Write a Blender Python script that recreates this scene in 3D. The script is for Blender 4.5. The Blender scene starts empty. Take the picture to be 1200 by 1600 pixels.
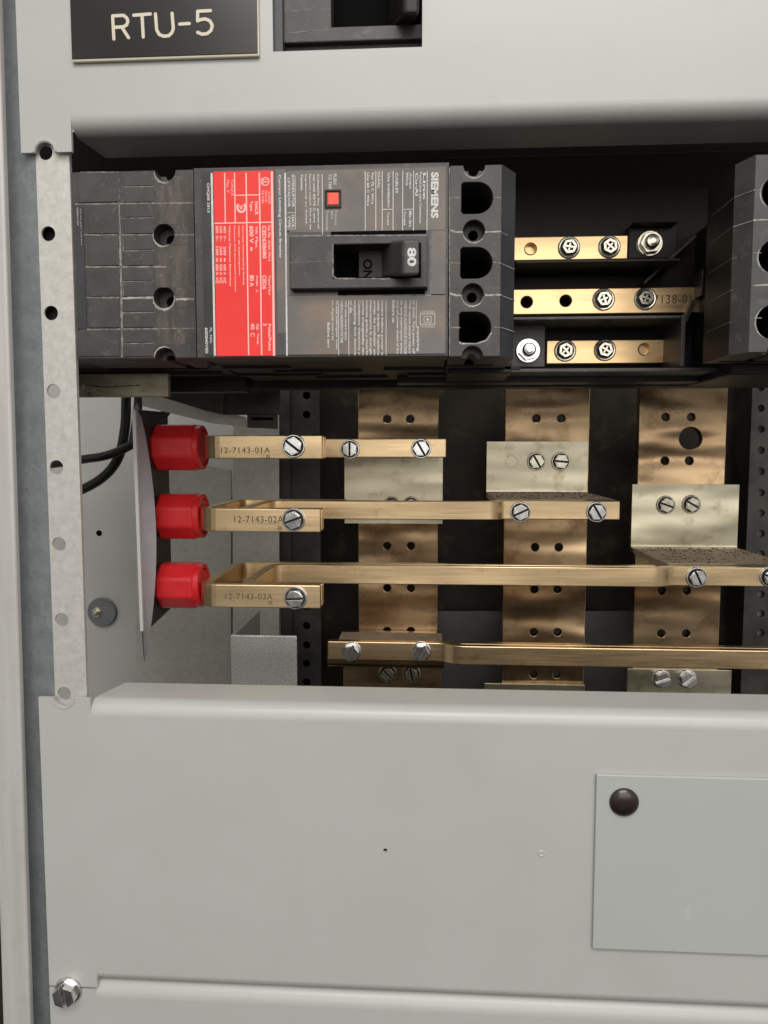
import bpy, bmesh, math, random
from mathutils import Vector, Matrix
R = math.radians
rnd = random.Random(7)
scene = bpy.context.scene
COL = scene.collection
MM = 0.001

# ------------------------------------------------------------------ camera
F = 1155.0
YAW, PITCH = R(3.42), R(4.55)
ZC = 1500.0                                   # camera height above the floor, mm
cam = bpy.data.cameras.new('camera'); camo = bpy.data.objects.new('camera', cam); COL.objects.link(camo)
d = Vector((-math.sin(YAW)*math.cos(PITCH), math.cos(YAW)*math.cos(PITCH), -math.sin(PITCH)))
r = Vector((math.cos(YAW), math.sin(YAW), 0)); u = r.cross(d)
m3 = Matrix((r, u, -d)).transposed()
camo.matrix_world = Matrix.Translation((0, 0, ZC*MM)) @ m3.to_4x4()
cam.sensor_fit = 'HORIZONTAL'; cam.sensor_width = 36; cam.lens = 36*F/1200
cam.clip_start = 0.01; cam.clip_end = 50
scene.camera = camo

def W(px, py, y):
    """world X, Z (mm) of the point seen at photo pixel (px, py) on the plane at depth y (mm)"""
    v = d*F + r*(px-600) - u*(py-800)
    k = y/v.y
    return v.x*k, v.z*k+ZC

# ------------------------------------------------------------------ world and lamps
wd = bpy.data.worlds.new('World'); scene.world = wd; wd.use_nodes = True
nt = wd.node_tree; bg = nt.nodes['Background']
tc = nt.nodes.new('ShaderNodeTexCoord'); nz = nt.nodes.new('ShaderNodeTexNoise'); nz.inputs['Scale'].default_value = 2.2
nz.inputs['Detail'].default_value = 1.5
cr = nt.nodes.new('ShaderNodeValToRGB')
cr.color_ramp.elements[0].position = .36; cr.color_ramp.elements[0].color = (.34, .33, .32, 1)
cr.color_ramp.elements[1].position = .62; cr.color_ramp.elements[1].color = (1.0, .96, .90, 1)
nt.links.new(tc.outputs['Generated'], nz.inputs['Vector']); nt.links.new(nz.outputs['Fac'], cr.inputs['Fac'])
sx_ = nt.nodes.new('ShaderNodeSeparateXYZ'); nt.links.new(tc.outputs['Generated'], sx_.inputs[0])
mz = nt.nodes.new('ShaderNodeMapRange'); mz.inputs[1].default_value = -.75; mz.inputs[2].default_value = .15
mz.inputs[3].default_value = .03; mz.inputs[4].default_value = 1.0; nt.links.new(sx_.outputs[2], mz.inputs[0])
mxw = nt.nodes.new('ShaderNodeVectorMath'); mxw.operation = 'SCALE'
nt.links.new(cr.outputs['Color'], mxw.inputs[0]); nt.links.new(mz.outputs[0], mxw.inputs['Scale'])
nt.links.new(mxw.outputs[0], bg.inputs['Color']); bg.inputs['Strength'].default_value = .68

def area(name, loc, tgt, sx, sy, power, colr):
    l = bpy.data.lights.new(name, 'AREA'); l.shape = 'RECTANGLE'; l.size = sx; l.size_y = sy
    l.energy = power; l.color = colr
    o = bpy.data.objects.new(name, l); COL.objects.link(o); o.location = loc
    o.rotation_euler = (Vector(tgt)-Vector(loc)).to_track_quat('-Z', 'Y').to_euler()
    return o
area('ceiling_lamp', (0.15, -0.75, 2.62), (0, .35, 1.45), 1.2, .5, 15.5, (1, .98, .945))
area('room_lamp', (0.40, -1.5, 2.05), (0, .4, 1.45), 2.0, 1.1, 15, (1, .96, .91))
scene.view_settings.view_transform = 'Standard'; scene.view_settings.look = 'None'
scene.view_settings.exposure = 0; scene.view_settings.gamma = 1

# ------------------------------------------------------------------ materials
def mat(name, c1, c2=None, metal=0, rough=.5, scale=200, stretch=(1, 1, 1), rr=0, bump=0, bscale=None, lo=.35, hi=.65,
        detail=4, coat=0, wave=0, wscale=9, spec=.5, c3=None, s3=30, t3=(.55, .75), spangle=0, emit=0):
    m = bpy.data.materials.new(name); m.use_nodes = True
    n = m.node_tree.nodes; L = m.node_tree.links; b = n['Principled BSDF']
    b.inputs['Metallic'].default_value = metal; b.inputs['Roughness'].default_value = rough
    b.inputs['Coat Weight'].default_value = coat; b.inputs['Specular IOR Level'].default_value = spec
    b.inputs['Base Color'].default_value = (*c1, 1)
    g = n.new('ShaderNodeNewGeometry'); mp = n.new('ShaderNodeMapping'); mp.inputs['Scale'].default_value = stretch
    L.new(g.outputs['Position'], mp.inputs['Vector'])
    tex = n.new('ShaderNodeTexNoise'); tex.inputs['Scale'].default_value = scale; tex.inputs['Detail'].default_value = detail
    L.new(mp.outputs['Vector'], tex.inputs['Vector'])
    out = None
    if c2:
        rp = n.new('ShaderNodeValToRGB'); e = rp.color_ramp.elements
        e[0].position = lo; e[1].position = hi; e[0].color = (*c1, 1); e[1].color = (*c2, 1)
        L.new(tex.outputs['Fac'], rp.inputs['Fac']); out = rp.outputs['Color']
    if spangle:
        vo = n.new('ShaderNodeTexVoronoi'); vo.inputs['Scale'].default_value = spangle
        L.new(g.outputs['Position'], vo.inputs['Vector'])
        mx = n.new('ShaderNodeMix'); mx.data_type = 'RGBA'; mx.blend_type = 'OVERLAY'; mx.inputs[0].default_value = .10
        bw = n.new('ShaderNodeRGBToBW'); L.new(vo.outputs['Color'], bw.inputs[0])
        L.new(out, mx.inputs[6]); L.new(bw.outputs[0], mx.inputs[7]); out = mx.outputs[2]
    if c3:
        t = n.new('ShaderNodeTexNoise'); t.inputs['Scale'].default_value = s3; t.inputs['Detail'].default_value = 6
        t.inputs['Roughness'].default_value = .65
        L.new(g.outputs['Position'], t.inputs['Vector'])
        mr = n.new('ShaderNodeMapRange'); mr.inputs[1].default_value = t3[0]; mr.inputs[2].default_value = t3[1]
        L.new(t.outputs['Fac'], mr.inputs[0])
        mx = n.new('ShaderNodeMix'); mx.data_type = 'RGBA'; L.new(mr.outputs[0], mx.inputs[0])
        if out: L.new(out, mx.inputs[6])
        else: mx.inputs[6].default_value = (*c1, 1)
        mx.inputs[7].default_value = (*c3, 1); out = mx.outputs[2]
    if out: L.new(out, b.inputs['Base Color'])
    if rr:
        mr = n.new('ShaderNodeMapRange'); mr.inputs[1].default_value = .3; mr.inputs[2].default_value = .7
        mr.inputs[3].default_value = max(.05, rough-rr); mr.inputs[4].default_value = min(1, rough+rr)
        L.new(tex.outputs['Fac'], mr.inputs[0]); L.new(mr.outputs[0], b.inputs['Roughness'])
    if bump:
        t = n.new('ShaderNodeTexNoise'); t.inputs['Scale'].default_value = bscale or scale; t.inputs['Detail'].default_value = 3
        L.new(mp.outputs['Vector'] if not bscale else g.outputs['Position'], t.inputs['Vector'])
        bp = n.new('ShaderNodeBump'); bp.inputs['Strength'].default_value = bump; bp.inputs['Distance'].default_value = .0004
        L.new(t.outputs['Fac'], bp.inputs['Height']); L.new(bp.outputs[0], b.inputs['Normal'])
        if wave:
            m2 = n.new('ShaderNodeMapping'); m2.inputs['Scale'].default_value = (.45, 1, 1.5); L.new(g.outputs['Position'], m2.inputs['Vector'])
            t2 = n.new('ShaderNodeTexNoise'); t2.inputs['Scale'].default_value = wscale; t2.inputs['Detail'].default_value = 2
            L.new(m2.outputs[0], t2.inputs['Vector'])
            b2 = n.new('ShaderNodeBump'); b2.inputs['Strength'].default_value = 1; b2.inputs['Distance'].default_value = wave
            L.new(t2.outputs['Fac'], b2.inputs['Height']); L.new(b2.outputs[0], bp.inputs['Normal'])
    return m

PAINT = mat('grey_paint', (.437, .446, .428), (.450, .458, .441), rough=.34, scale=25, rr=.05, wave=.0012, wscale=7, c3=(.415, .42, .40), s3=30, t3=(.55, .85), bump=.07, bscale=900)
PAINT2 = mat('cool_grey_paint', (.415, .435, .42), (.43, .445, .43), rough=.36, scale=25, bump=.06, bscale=900)
GALV = mat('galvanised_steel', (.55, .54, .505), (.60, .585, .55), metal=.4, rough=.46, scale=260, spangle=620, rr=.05,
           c3=(.33, .32, .29), s3=620, t3=(.66, .76), bump=.08)
GALVB = mat('dim_reflection_galvanised', (.25, .27, .285), (.30, .32, .33), metal=.5, rough=.5, scale=120, spangle=520, c3=(.17, .18, .18), s3=500, t3=(.64, .76), bump=.08)  # same rail metal; the tilted strip's dimmer reflection is painted in
GALVD = mat('dull_galvanised_steel', (.56, .55, .51), (.60, .585, .54), metal=.45, rough=.4, wave=.004, scale=150, spangle=420,
            c3=(.40, .36, .29), s3=420, t3=(.66, .76), bump=.06)
TRIM = mat('brushed_trim_steel', (.47, .46, .445), (.53, .52, .505), metal=.15, rough=.45, scale=260, stretch=(1, 1, .06), c3=(.46, .44, .42), s3=120)
WALLG = mat('grey_enclosure_paint', (.56, .56, .54), (.60, .60, .58), rough=.45, scale=30)
DARK = mat('dark_enclosure_steel', (.020, .016, .012), (.042, .033, .025), rough=.5, scale=25, spec=.25, c3=(.085, .065, .045), s3=45, t3=(.56, .76))
CHAN = mat('dark_channel_steel', (.045, .044, .040), (.08, .078, .07), rough=.5, scale=60, metal=.4)
SLUG = mat('light_hole_fill', (.25, .25, .24), rough=.6)
BRASS = mat('brass_bar', (.78, .575, .33), (.84, .635, .38), metal=1, rough=.33, scale=900, stretch=(.04, 1, 1), rr=.04,
            c3=(.52, .35, .18), s3=110, t3=(.58, .82), bump=.05, wave=.002, wscale=16)
GOLD = mat('bright_brass_bar', (.76, .51, .26), (.87, .63, .36), metal=1, rough=.36, scale=400, stretch=(.05, 1, 1), rr=.07, wave=.002, wscale=20,
           c3=(.50, .27, .12), s3=45, t3=(.58, .8), bump=.1)
BUS = mat('tarnished_copper_bus', (.35, .235, .135), (.66, .485, .29), metal=1, rough=.28, scale=30, stretch=(.35, 1, 1.4), rr=.09,
          c3=(.20, .115, .06), s3=42, t3=(.50, .74), bump=.12, wave=.010, wscale=12)
PLATED = mat('plated_brass_bracket', (.62, .57, .42), (.74, .69, .53), metal=1, rough=.36, scale=90, stretch=(.3, 1, 1), rr=.05,
             c3=(.40, .33, .20), s3=80, t3=(.55, .78), bump=.1, wave=.006, wscale=14)
SHELF = mat('dusty_bracket_shelf', (.56, .45, .33), (.66, .55, .42), metal=.3, rough=.7, scale=140, c3=(.07, .045, .03), s3=420, t3=(.60, .64))
ZINC = mat('zinc_screw', (.72, .72, .71), (.85, .85, .83), metal=1, rough=.22, scale=300, rr=.05, bump=.03)
ZINCD = mat('aged_zinc_screw', (.52, .49, .40), (.74, .70, .60), metal=1, rough=.27, scale=300, rr=.05, bump=.04)
RECESSK = mat('dark_screw_recess', (.03, .024, .018), rough=.6)  # darker colour for screw slot floors and rings round the heads
BLACK = mat('black_phenolic', (.038, .035, .034), (.056, .051, .049), rough=.48, scale=90, c3=(.13, .12, .115), s3=210, t3=(.57, .82), bump=.12, bscale=1200)
SCUFF = mat('scuffed_black_phenolic', (.045, .038, .034), (.10, .082, .068), rough=.6, scale=330, stretch=(1, 1, .25), c3=(.22, .19, .17), s3=420, t3=(.60, .74))
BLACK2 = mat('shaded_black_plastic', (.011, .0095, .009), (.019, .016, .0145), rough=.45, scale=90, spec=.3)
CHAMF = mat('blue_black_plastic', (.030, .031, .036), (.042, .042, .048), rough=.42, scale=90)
VOID = mat('black_cavity', (.003, .003, .003), rough=.8, spec=.06)
DUST = mat('dust_in_seam', (.28, .265, .25), (.13, .12, .115), rough=.9, scale=420, lo=.42, hi=.66)
DUSTW = mat('thick_dust_in_seam', (.42, .40, .38), (.22, .21, .20), rough=.9, scale=420, lo=.42, hi=.66)
SHADEK = mat('shaded_black_side', (.008, .0072, .007), (.014, .0125, .012), rough=.5, spec=.2)  # breaker side wall in shade, its darkness put into the colour
FACE = mat('varnished_label_face', (.052, .049, .047), (.105, .092, .082), rough=.24, scale=34, coat=.25, c3=(.20, .125, .07), s3=24, t3=(.48, .72))
FACEK = mat('black_label_margin', (.022, .022, .023), (.045, .043, .042), rough=.3, scale=60, coat=.2)
RED = mat('red_label', (.80, .030, .024), (.86, .042, .032), rough=.6, scale=40)
PINK = mat('red_label_print', (.95, .50, .47), rough=.5)
WHITE = mat('white_print', (.66, .65, .64), (.52, .51, .50), rough=.55, scale=500)
WHITE2 = mat('dim_white_print', (.60, .59, .58), (.50, .49, .48), rough=.55, scale=500)
REDP = mat('red_plastic', (.60, .014, .020), (.67, .024, .028), rough=.36, scale=60, bump=.06, bscale=500, coat=.3, c3=(.50, .06, .06), s3=260, t3=(.66, .8))
BUTTON = mat('orange_red_button', (.86, .09, .05), rough=.4)
PLATEK = mat('engraved_black_plate', (.013, .012, .011), (.019, .017, .016), rough=.22, scale=40, c3=(.03, .027, .024), s3=700, t3=(.62, .7))
CREAM = mat('cream_engraving', (.62, .56, .44), rough=.5)
STAMP = mat('stamped_ink', (.10, .07, .04), rough=.7)
CARD = mat('grey_plastic_sheet', (.40, .40, .43), (.46, .46, .48), rough=.45, scale=80)
RUBBER = mat('black_cable_jacket', (.012, .012, .013), rough=.35)
BOARD = mat('black_insulator_board', (.028, .022, .024), (.05, .038, .04), rough=.4, scale=50)
WOODY = mat('yellowed_zinc_strap', (.30, .27, .18), (.45, .41, .30), metal=.5, rough=.5, scale=160, stretch=(.35, 1, 1), c3=(.13, .10, .05), s3=130, t3=(.58, .72), spangle=400)
RIVET = mat('dark_push_rivet', (.020, .012, .011), rough=.3, coat=.3)

# ------------------------------------------------------------------ mesh builder
class MB:
    def __init__(s): s.v = []; s.f = []; s.m = []; s.mats = []; s.cur = 0
    def use(s, m):
        if m not in s.mats: s.mats.append(m)
        s.cur = s.mats.index(m); return s
    def add(s, vs, fs):
        b = len(s.v); s.v += [tuple(p) for p in vs]
        for f in fs: s.f.append([b+i for i in f]); s.m.append(s.cur)
        return s
    def box(s, x0, x1, y0, y1, z0, z1):
        if x0 > x1: x0, x1 = x1, x0
        if z0 > z1: z0, z1 = z1, z0
        v = [(x, y, z) for x in (x0, x1) for y in (y0, y1) for z in (z0, z1)]
        return s.add(v, [(0, 1, 3, 2), (4, 6, 7, 5), (0, 4, 5, 1), (2, 3, 7, 6), (0, 2, 6, 4), (1, 5, 7, 3)])
    def pbox(s, a, b, c, e, y0, y1):
        """box whose front face fills photo pixels (a,b)-(c,e) on the plane y0"""
        x0, _ = W(a, (b+e)/2, y0); x1, _ = W(c, (b+e)/2, y0)
        _, z0 = W((a+c)/2, b, y0); _, z1 = W((a+c)/2, e, y0)
        return s.box(x0, x1, y0, y1, z0, z1)
    def prism(s, pts, y0, y1):
        n = len(pts)
        ar = sum(pts[i][0]*pts[(i+1) % n][1]-pts[(i+1) % n][0]*pts[i][1] for i in range(n))
        if ar < 0: pts = pts[::-1]
        v = [(p[0], y0, p[1]) for p in pts]+[(p[0], y1, p[1]) for p in pts]
        fs = [tuple(range(n)), tuple(range(2*n-1, n-1, -1))]
        fs += [(i, n+i, n+(i+1) % n, (i+1) % n) for i in range(n)]
        return s.add(v, fs)
    def pprism(s, pts, y0, y1): return s.prism([W(a, b, y0) for a, b in pts], y0, y1)
    def plate(s, outline, holes, y0, y1, bev=0):
        """plate with through holes, outline and holes in world X, Z"""
        cu = bpy.data.curves.new('tmp', 'CURVE'); cu.dimensions = '2D'; cu.fill_mode = 'BOTH'; cu.extrude = (y1-y0)/2-bev; cu.bevel_depth = bev; cu.bevel_resolution = 1; cu.offset = -bev
        for ring in [outline]+list(holes):
            sp = cu.splines.new('POLY'); sp.points.add(len(ring)-1); sp.use_cyclic_u = True
            for p, q in zip(sp.points, ring): p.co = (q[0], q[1]-ZC, 0, 1)
        o = bpy.data.objects.new('tmp', cu); me = bpy.data.meshes.new_from_object(o)
        ym = (y0+y1)/2
        vs = [(v.co.x, ym-v.co.z, v.co.y+ZC) for v in me.vertices]
        s.add(vs, [tuple(p.vertices) for p in me.polygons])
        bpy.data.objects.remove(o); bpy.data.curves.remove(cu); bpy.data.meshes.remove(me)
        return s
    def text(s, st, a, b, c, e, y, rot=True, weight=0.0, sp=1.0, depth=.05):
        """flat lettering filling photo pixels (a,b)-(c,e); rot: reads downwards"""
        cu = bpy.data.curves.new('tmp', 'FONT'); cu.body = st; cu.size = 1; cu.offset = weight; cu.space_character = sp
        cu.resolution_u = 3
        o = bpy.data.objects.new('tmp', cu); me = bpy.data.meshes.new_from_object(o)
        if len(me.vertices) == 0: return s
        xs = [v.co.x for v in me.vertices]; ys = [v.co.y for v in me.vertices]
        lx, hx, ly, hy = min(xs), max(xs), min(ys), max(ys)
        x0, z0 = W(a, b, y); x1, z1 = W(c, e, y)
        vs = []
        for v in me.vertices:
            p = (v.co.x-lx)/(hx-lx); q = (v.co.y-ly)/(hy-ly)
            if rot: vs.append((x0+(x1-x0)*q, y, z0+(z1-z0)*p))
            else: vs.append((x0+(x1-x0)*p, y, z1+(z0-z1)*q))
        s.add(vs, [tuple(p.vertices) for p in me.polygons])
        bpy.data.objects.remove(o); bpy.data.curves.remove(cu); bpy.data.meshes.remove(me)
        return s
    def tube(s, pts, rad, n=16):
        P = [Vector(p) for p in pts]; rings = []
        for i, p in enumerate(P):
            t = (P[min(i+1, len(P)-1)]-P[max(i-1, 0)]).normalized()
            a = t.cross(Vector((0.13, 1, .21))).normalized(); b = t.cross(a)
            rings.append([p+(a*math.cos(2*math.pi*k/n)+b*math.sin(2*math.pi*k/n))*rad for k in range(n)])
        vs = [v for rg in rings for v in rg]; fs = []
        for i in range(len(P)-1):
            for k in range(n): fs.append((i*n+k, i*n+(k+1) % n, (i+1)*n+(k+1) % n, (i+1)*n+k))
        fs += [tuple(range(n))[::-1], tuple(range((len(P)-1)*n, len(P)*n))]
        return s.add(vs, fs)
    def lathe(s, c, prof, n=28, axis='y'):
        """prof: (radius, offset along axis); axis y points away from the viewer"""
        vs = []; fs = []
        for rr, h in prof:
            for k in range(n):
                t = 2*math.pi*k/n
                if axis == 'y': vs.append((c[0]+rr*math.cos(t), c[1]+h, c[2]+rr*math.sin(t)))
                else: vs.append((c[0]+h, c[1]+rr*math.cos(t), c[2]+rr*math.sin(t)))
        for i in range(len(prof)-1):
            for k in range(n): fs.append((i*n+k, i*n+(k+1) % n, (i+1)*n+(k+1) % n, (i+1)*n+k))
        fs += [tuple(range(n)), tuple(range((len(prof)-1)*n, len(prof)*n))]
        return s.add(vs, fs)
    def seam(s, pts, y, w, jit=.35, lift=.06, step=1.2):
        """irregular thin line of dust along photo pixel points on the plane y; w in mm"""
        Q = [Vector(W(a, b, y)) for a, b in pts]
        for a, b in zip(Q, Q[1:]):
            n = max(2, int((b-a).length/step)); t = (b-a).normalized(); nn = Vector((-t.y, t.x))
            vs = []
            for i in range(n+1):
                p = a+(b-a)*i/n; ww = w*(1+rnd.uniform(-jit, jit)*1.4)/2; off = rnd.uniform(-.5, .5)*w*jit
                vs += [(p.x+nn.x*(ww+off), y-lift, p.y+nn.y*(ww+off)), (p.x-nn.x*(ww-off), y-lift, p.y-nn.y*(ww-off))]
            s.add(vs, [(2*i, 2*i+1, 2*i+3, 2*i+2) for i in range(n)])
        return s
    def rect(s, a, b, c, e, y):
        """flat printed rectangle"""
        p = [W(a, b, y), W(c, b, y), W(c, e, y), W(a, e, y)]
        x0 = (p[0][0]+p[3][0])/2; x1 = (p[1][0]+p[2][0])/2; z0 = (p[0][1]+p[1][1])/2; z1 = (p[2][1]+p[3][1])/2
        return s.add([(x0, y, z1), (x1, y, z1), (x1, y, z0), (x0, y, z0)], [(0, 1, 2, 3)])
    def build(s, name, parent=None, bevel=0, smooth=False, seg=2, mod=True):
        me = bpy.data.meshes.new(name)
        o = bpy.data.objects.new(name, me); COL.objects.link(o)
        if parent is not None:
            o.parent = parent; org = ORG[parent.name] if parent.name in ORG else Vector((0, 0, 0))
        else:
            xs = [min(v[i] for v in s.v) for i in range(3)]; xe = [max(v[i] for v in s.v) for i in range(3)]
            org = Vector(((xs[0]+xe[0])/2, (xs[1]+xe[1])/2, xs[2]))
            o.location = org*MM
        ORG[o.name] = Vector(org)
        me.from_pydata([((v[0]-org.x)*MM, (v[1]-org.y)*MM, (v[2]-org.z)*MM) for v in s.v], [], s.f)
        for m in s.mats: me.materials.append(m)
        me.polygons.foreach_set('material_index', s.m)
        bm = bmesh.new(); bm.from_mesh(me)
        bmesh.ops.remove_doubles(bm, verts=bm.verts, dist=1e-7)
        bm.to_mesh(me); bm.free()
        if smooth:
            for p in me.polygons: p.use_smooth = True
            try: me.set_sharp_from_angle(angle=R(32))
            except Exception: pass
        if bevel:
            md = o.modifiers.new('bevel', 'BEVEL'); md.width = bevel*MM; md.segments = seg; md.limit_method = 'ANGLE'; md.angle_limit = R(40)
            md.harden_normals = False
        return o
ORG = {}
def circle(cx, cz, rad, n=32, a0=0, a1=360):
    return [(cx+rad*math.cos(R(a0+(a1-a0)*k/(n if a1-a0 >= 360 else n-1))), cz+rad*math.sin(R(a0+(a1-a0)*k/(n if a1-a0 >= 360 else n-1)))) for k in range(n)]
def pc(px, py, rpx, y, n=32):
    x, z = W(px, py, y); return circle(x, z, rpx*y/F, n)
def rectw(a, b, c, e, y):
    x0, _ = W(a, (b+e)/2, y); x1, _ = W(c, (b+e)/2, y); _, z0 = W((a+c)/2, b, y); _, z1 = W((a+c)/2, e, y)
    return [(x0, z1), (x1, z1), (x1, z0), (x0, z0)]
def tag(o, label=None, cat=None, group=None, kind=None):
    if label: o['label'] = label
    if cat: o['category'] = cat
    if group: o['group'] = group
    if kind: o['kind'] = kind
    return o
def thing(name, label, cat, at, group=None):
    """Empty at world position at = (X, y, Z) in mm"""
    o = bpy.data.objects.new(name, None); COL.objects.link(o); o.empty_display_size = .01
    o.location = Vector(at)*MM; ORG[o.name] = Vector(at)
    return tag(o, label, cat, group)
def base(px, py, y):
    x, z = W(px, py, y); return (x, y, z)

# screw meshes, centred on the origin, facing -Y, radius 1 mm units scaled per use
def hexpts(rad, rot=0): return [(rad*math.cos(R(60*k+rot)), rad*math.sin(R(60*k+rot))) for k in range(6)]
SC = {}
def screw_mesh(kind, mt):
    key = (kind, mt.name)
    if key in SC: return SC[key]
    b = MB(); b.use(mt)
    if kind == 'slot':                       # flanged hex head with a straight slot; outer radius 1
        b.lathe((0, 0, 0), [(1, 0), (1, -.12), (.95, -.19), (.80, -.19)])
        b.use(RECESSK).lathe((0, 0, 0), [(.885, -.17), (.885, -.205), (.7, -.205)]); b.use(mt)
        w = .095; q = w/math.tan(R(60))
        for sg in (1, -1):
            pts = [(.80-q, w), (.40, .693), (-.40, .693), (-.80+q, w)]
            if sg < 0: pts = [(-x, -z) for x, z in pts]
            b.prism(pts, -.52, -.15)
            a = math.degrees(math.asin(w/.64)); pts = circle(0, 0, .64, 16, a, 180-a)
            if sg < 0: pts = [(-x, -z) for x, z in pts]
            b.prism(pts, -.64, -.52)
        b.use(RECESSK).prism([(.78, -w), (.78, w), (-.78, w), (-.78, -w)], -.27, -.15); b.use(mt)
    elif kind == 'hexslot':                   # tall hex head, slotted, thin flange
        b.lathe((0, 0, 0), [(1, 0), (1, -.12), (.92, -.2)])
        w = .14
        for sg in (1, -1):
            h = hexpts(.86, 0); pts = []
            full = [(.86, 0), (.43, .745), (-.43, .745), (-.86, 0)]
            pts = [(.86-w*.58, w), (.43, .745), (-.43, .745), (-.86+w*.58, w)]
            if sg < 0: pts = [(-x, -z) for x, z in pts]
            b.prism(pts, -.85, -.12)
        b.prism(hexpts(.855, 0), -.42, -.12)
    elif kind == 'combo':                     # hex washer head with a cross recess, dished
        b.lathe((0, 0, 0), [(1, 0), (1, -.12), (.9, -.16), (.72, -.12)])
        b.use(RECESSK).lathe((0, 0, 0), [(.80, -.13), (.80, -.17), (.1, -.17)]); b.use(mt)
        hp = hexpts(.68, 15)
        inner = circle(0, 0, .44, 24)
        for k in range(6):
            a, c = hp[k], hp[(k+1) % 6]; ia = (a[0]*.6, a[1]*.6); ic = (c[0]*.6, c[1]*.6)
            b.prism([a, c, ic, ia], -.5, -.12)
        b.prism([(-.46, -.10), (.46, -.10), (.46, .10), (-.46, .10)], -.46, -.16); b.prism([(-.09, -.34), (.09, -.34), (.09, .34), (-.09, .34)], -.40, -.16)
    elif kind == 'bolt':                      # stud end in a hex nut with washer
        b.lathe((0, 0, 0), [(1, 0), (1, -.12), (.95, -.15)])
        b.prism(hexpts(.86, 20), -.55, -.12)
        b.lathe((0, 0, 0), [(.56, -.5), (.56, -.8), (.46, -.95), (.2, -1.0)], n=20)
    me = bpy.data.meshes.new('screw_'+kind)
    me.from_pydata([tuple(c*MM for c in v) for v in b.v], [], b.f)
    for q_ in b.mats: me.materials.append(q_)
    me.polygons.foreach_set('material_index', b.m)
    for p in me.polygons: p.use_smooth = False
    SC[key] = me
    return me
def screw(parent, px, py, y, rpx, kind='slot', mt=None, ang=0, name='screw'):
    o = bpy.data.objects.new(name, screw_mesh(kind, mt or ZINC)); COL.objects.link(o)
    x, z = W(px, py, y); rad = rpx*y/F
    p = Vector((x, y, z))
    if parent is not None:
        o.parent = parent; p = p-ORG[parent.name]
    o.location = p*MM; o.scale = (rad, rad, rad); o.rotation_euler = (0, R(ang), 0)
    md = o.modifiers.new('bevel', 'BEVEL'); md.width = .035*MM; md.segments = 2; md.limit_method = 'ANGLE'; md.angle_limit = R(35)
    return o

def xpath(b, pts, z0, z1, th):
    """flat bar on edge: centre path in plan (X, y), height z0..z1, thickness th"""
    n = len(pts); V = [Vector(p) for p in pts]; L_ = []; R_ = []
    for i in range(n):
        t0 = (V[i]-V[i-1]).normalized() if i else (V[1]-V[0]).normalized()
        t1 = (V[i+1]-V[i]).normalized() if i < n-1 else t0
        t = (t0+t1).normalized(); nn = Vector((-t.y, t.x)); k = 1/max(.45, nn.dot(Vector((-t0.y, t0.x))))
        L_.append(V[i]+nn*th/2*k); R_.append(V[i]-nn*th/2*k)
    vs = []
    for i in range(n):
        vs += [(L_[i].x, L_[i].y, z0), (R_[i].x, R_[i].y, z0), (R_[i].x, R_[i].y, z1), (L_[i].x, L_[i].y, z1)]
    fs = [(0, 1, 2, 3), (4*n-1, 4*n-2, 4*n-3, 4*n-4)]
    for i in range(n-1):
        for k in range(4): fs.append((4*i+k, 4*i+4+k, 4*i+4+(k+1) % 4, 4*i+(k+1) % 4))
    return b.add(vs, fs)
def rounded(pts, rad, n=5):
    """round the inner corners of a plan path"""
    V = [Vector(p) for p in pts]; out = [tuple(V[0])]
    for i in range(1, len(V)-1):
        a = (V[i-1]-V[i]); c = (V[i+1]-V[i]); k = min(rad, a.length*.45, c.length*.45)
        p0 = V[i]+a.normalized()*k; p2 = V[i]+c.normalized()*k
        for j in range(n+1):
            t = j/n; out.append(tuple(p0*(1-t)**2+V[i]*2*t*(1-t)+p2*t*t))
    out.append(tuple(V[-1])); return out
def zpath(b, pts, x0, x1, th):
    """sheet bent in section: path (y, z), spanning x0..x1"""
    n = len(pts); V = [Vector(p) for p in pts]; A = []; B = []
    for i in range(n):
        t0 = (V[i]-V[i-1]).normalized() if i else (V[1]-V[0]).normalized()
        t1 = (V[i+1]-V[i]).normalized() if i < n-1 else t0
        t = (t0+t1).normalized(); nn = Vector((-t.y, t.x)); k = 1/max(.45, nn.dot(Vector((-t0.y, t0.x))))
        A.append(V[i]+nn*th/2*k); B.append(V[i]-nn*th/2*k)
    vs = []
    for i in range(n):
        vs += [(x0, A[i].x, A[i].y), (x0, B[i].x, B[i].y), (x1, B[i].x, B[i].y), (x1, A[i].x, A[i].y)]
    fs = [(0, 1, 2, 3), (4*n-1, 4*n-2, 4*n-3, 4*n-4)]
    for i in range(n-1):
        for k in range(4): fs.append((4*i+k, 4*i+4+k, 4*i+4+(k+1) % 4, 4*i+(k+1) % 4))
    return b.add(vs, fs)
def fixn(o):
    bm = bmesh.new(); bm.from_mesh(o.data); bmesh.ops.recalc_face_normals(bm, faces=bm.faces); bm.to_mesh(o.data); bm.free(); return o

# ================================================================== SETTING
YB = 610
b = MB().use(DARK)
x0, _ = W(440, 800, YB); x1 = 520
zt = W(600, -700, YB)[1]; zb = W(600, 2300, YB)[1]
b.box(x0, x1, YB, YB+6, zb, zt)
tag(b.build('back_wall'), kind='structure', label='dark steel back wall of the enclosure behind the busbars')
b = MB().use(WALLG)
b.box(W(-260, 800, YB)[0], x0-.5, YB-2, YB+4, zb, zt)
xs = W(-420, 800, 420)[0]
b.box(xs-3, xs, 300, YB-4, zb, zt)
tag(b.build('gutter_wall'), kind='structure', label='pale grey wall of the wiring gutter at left')

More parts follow.
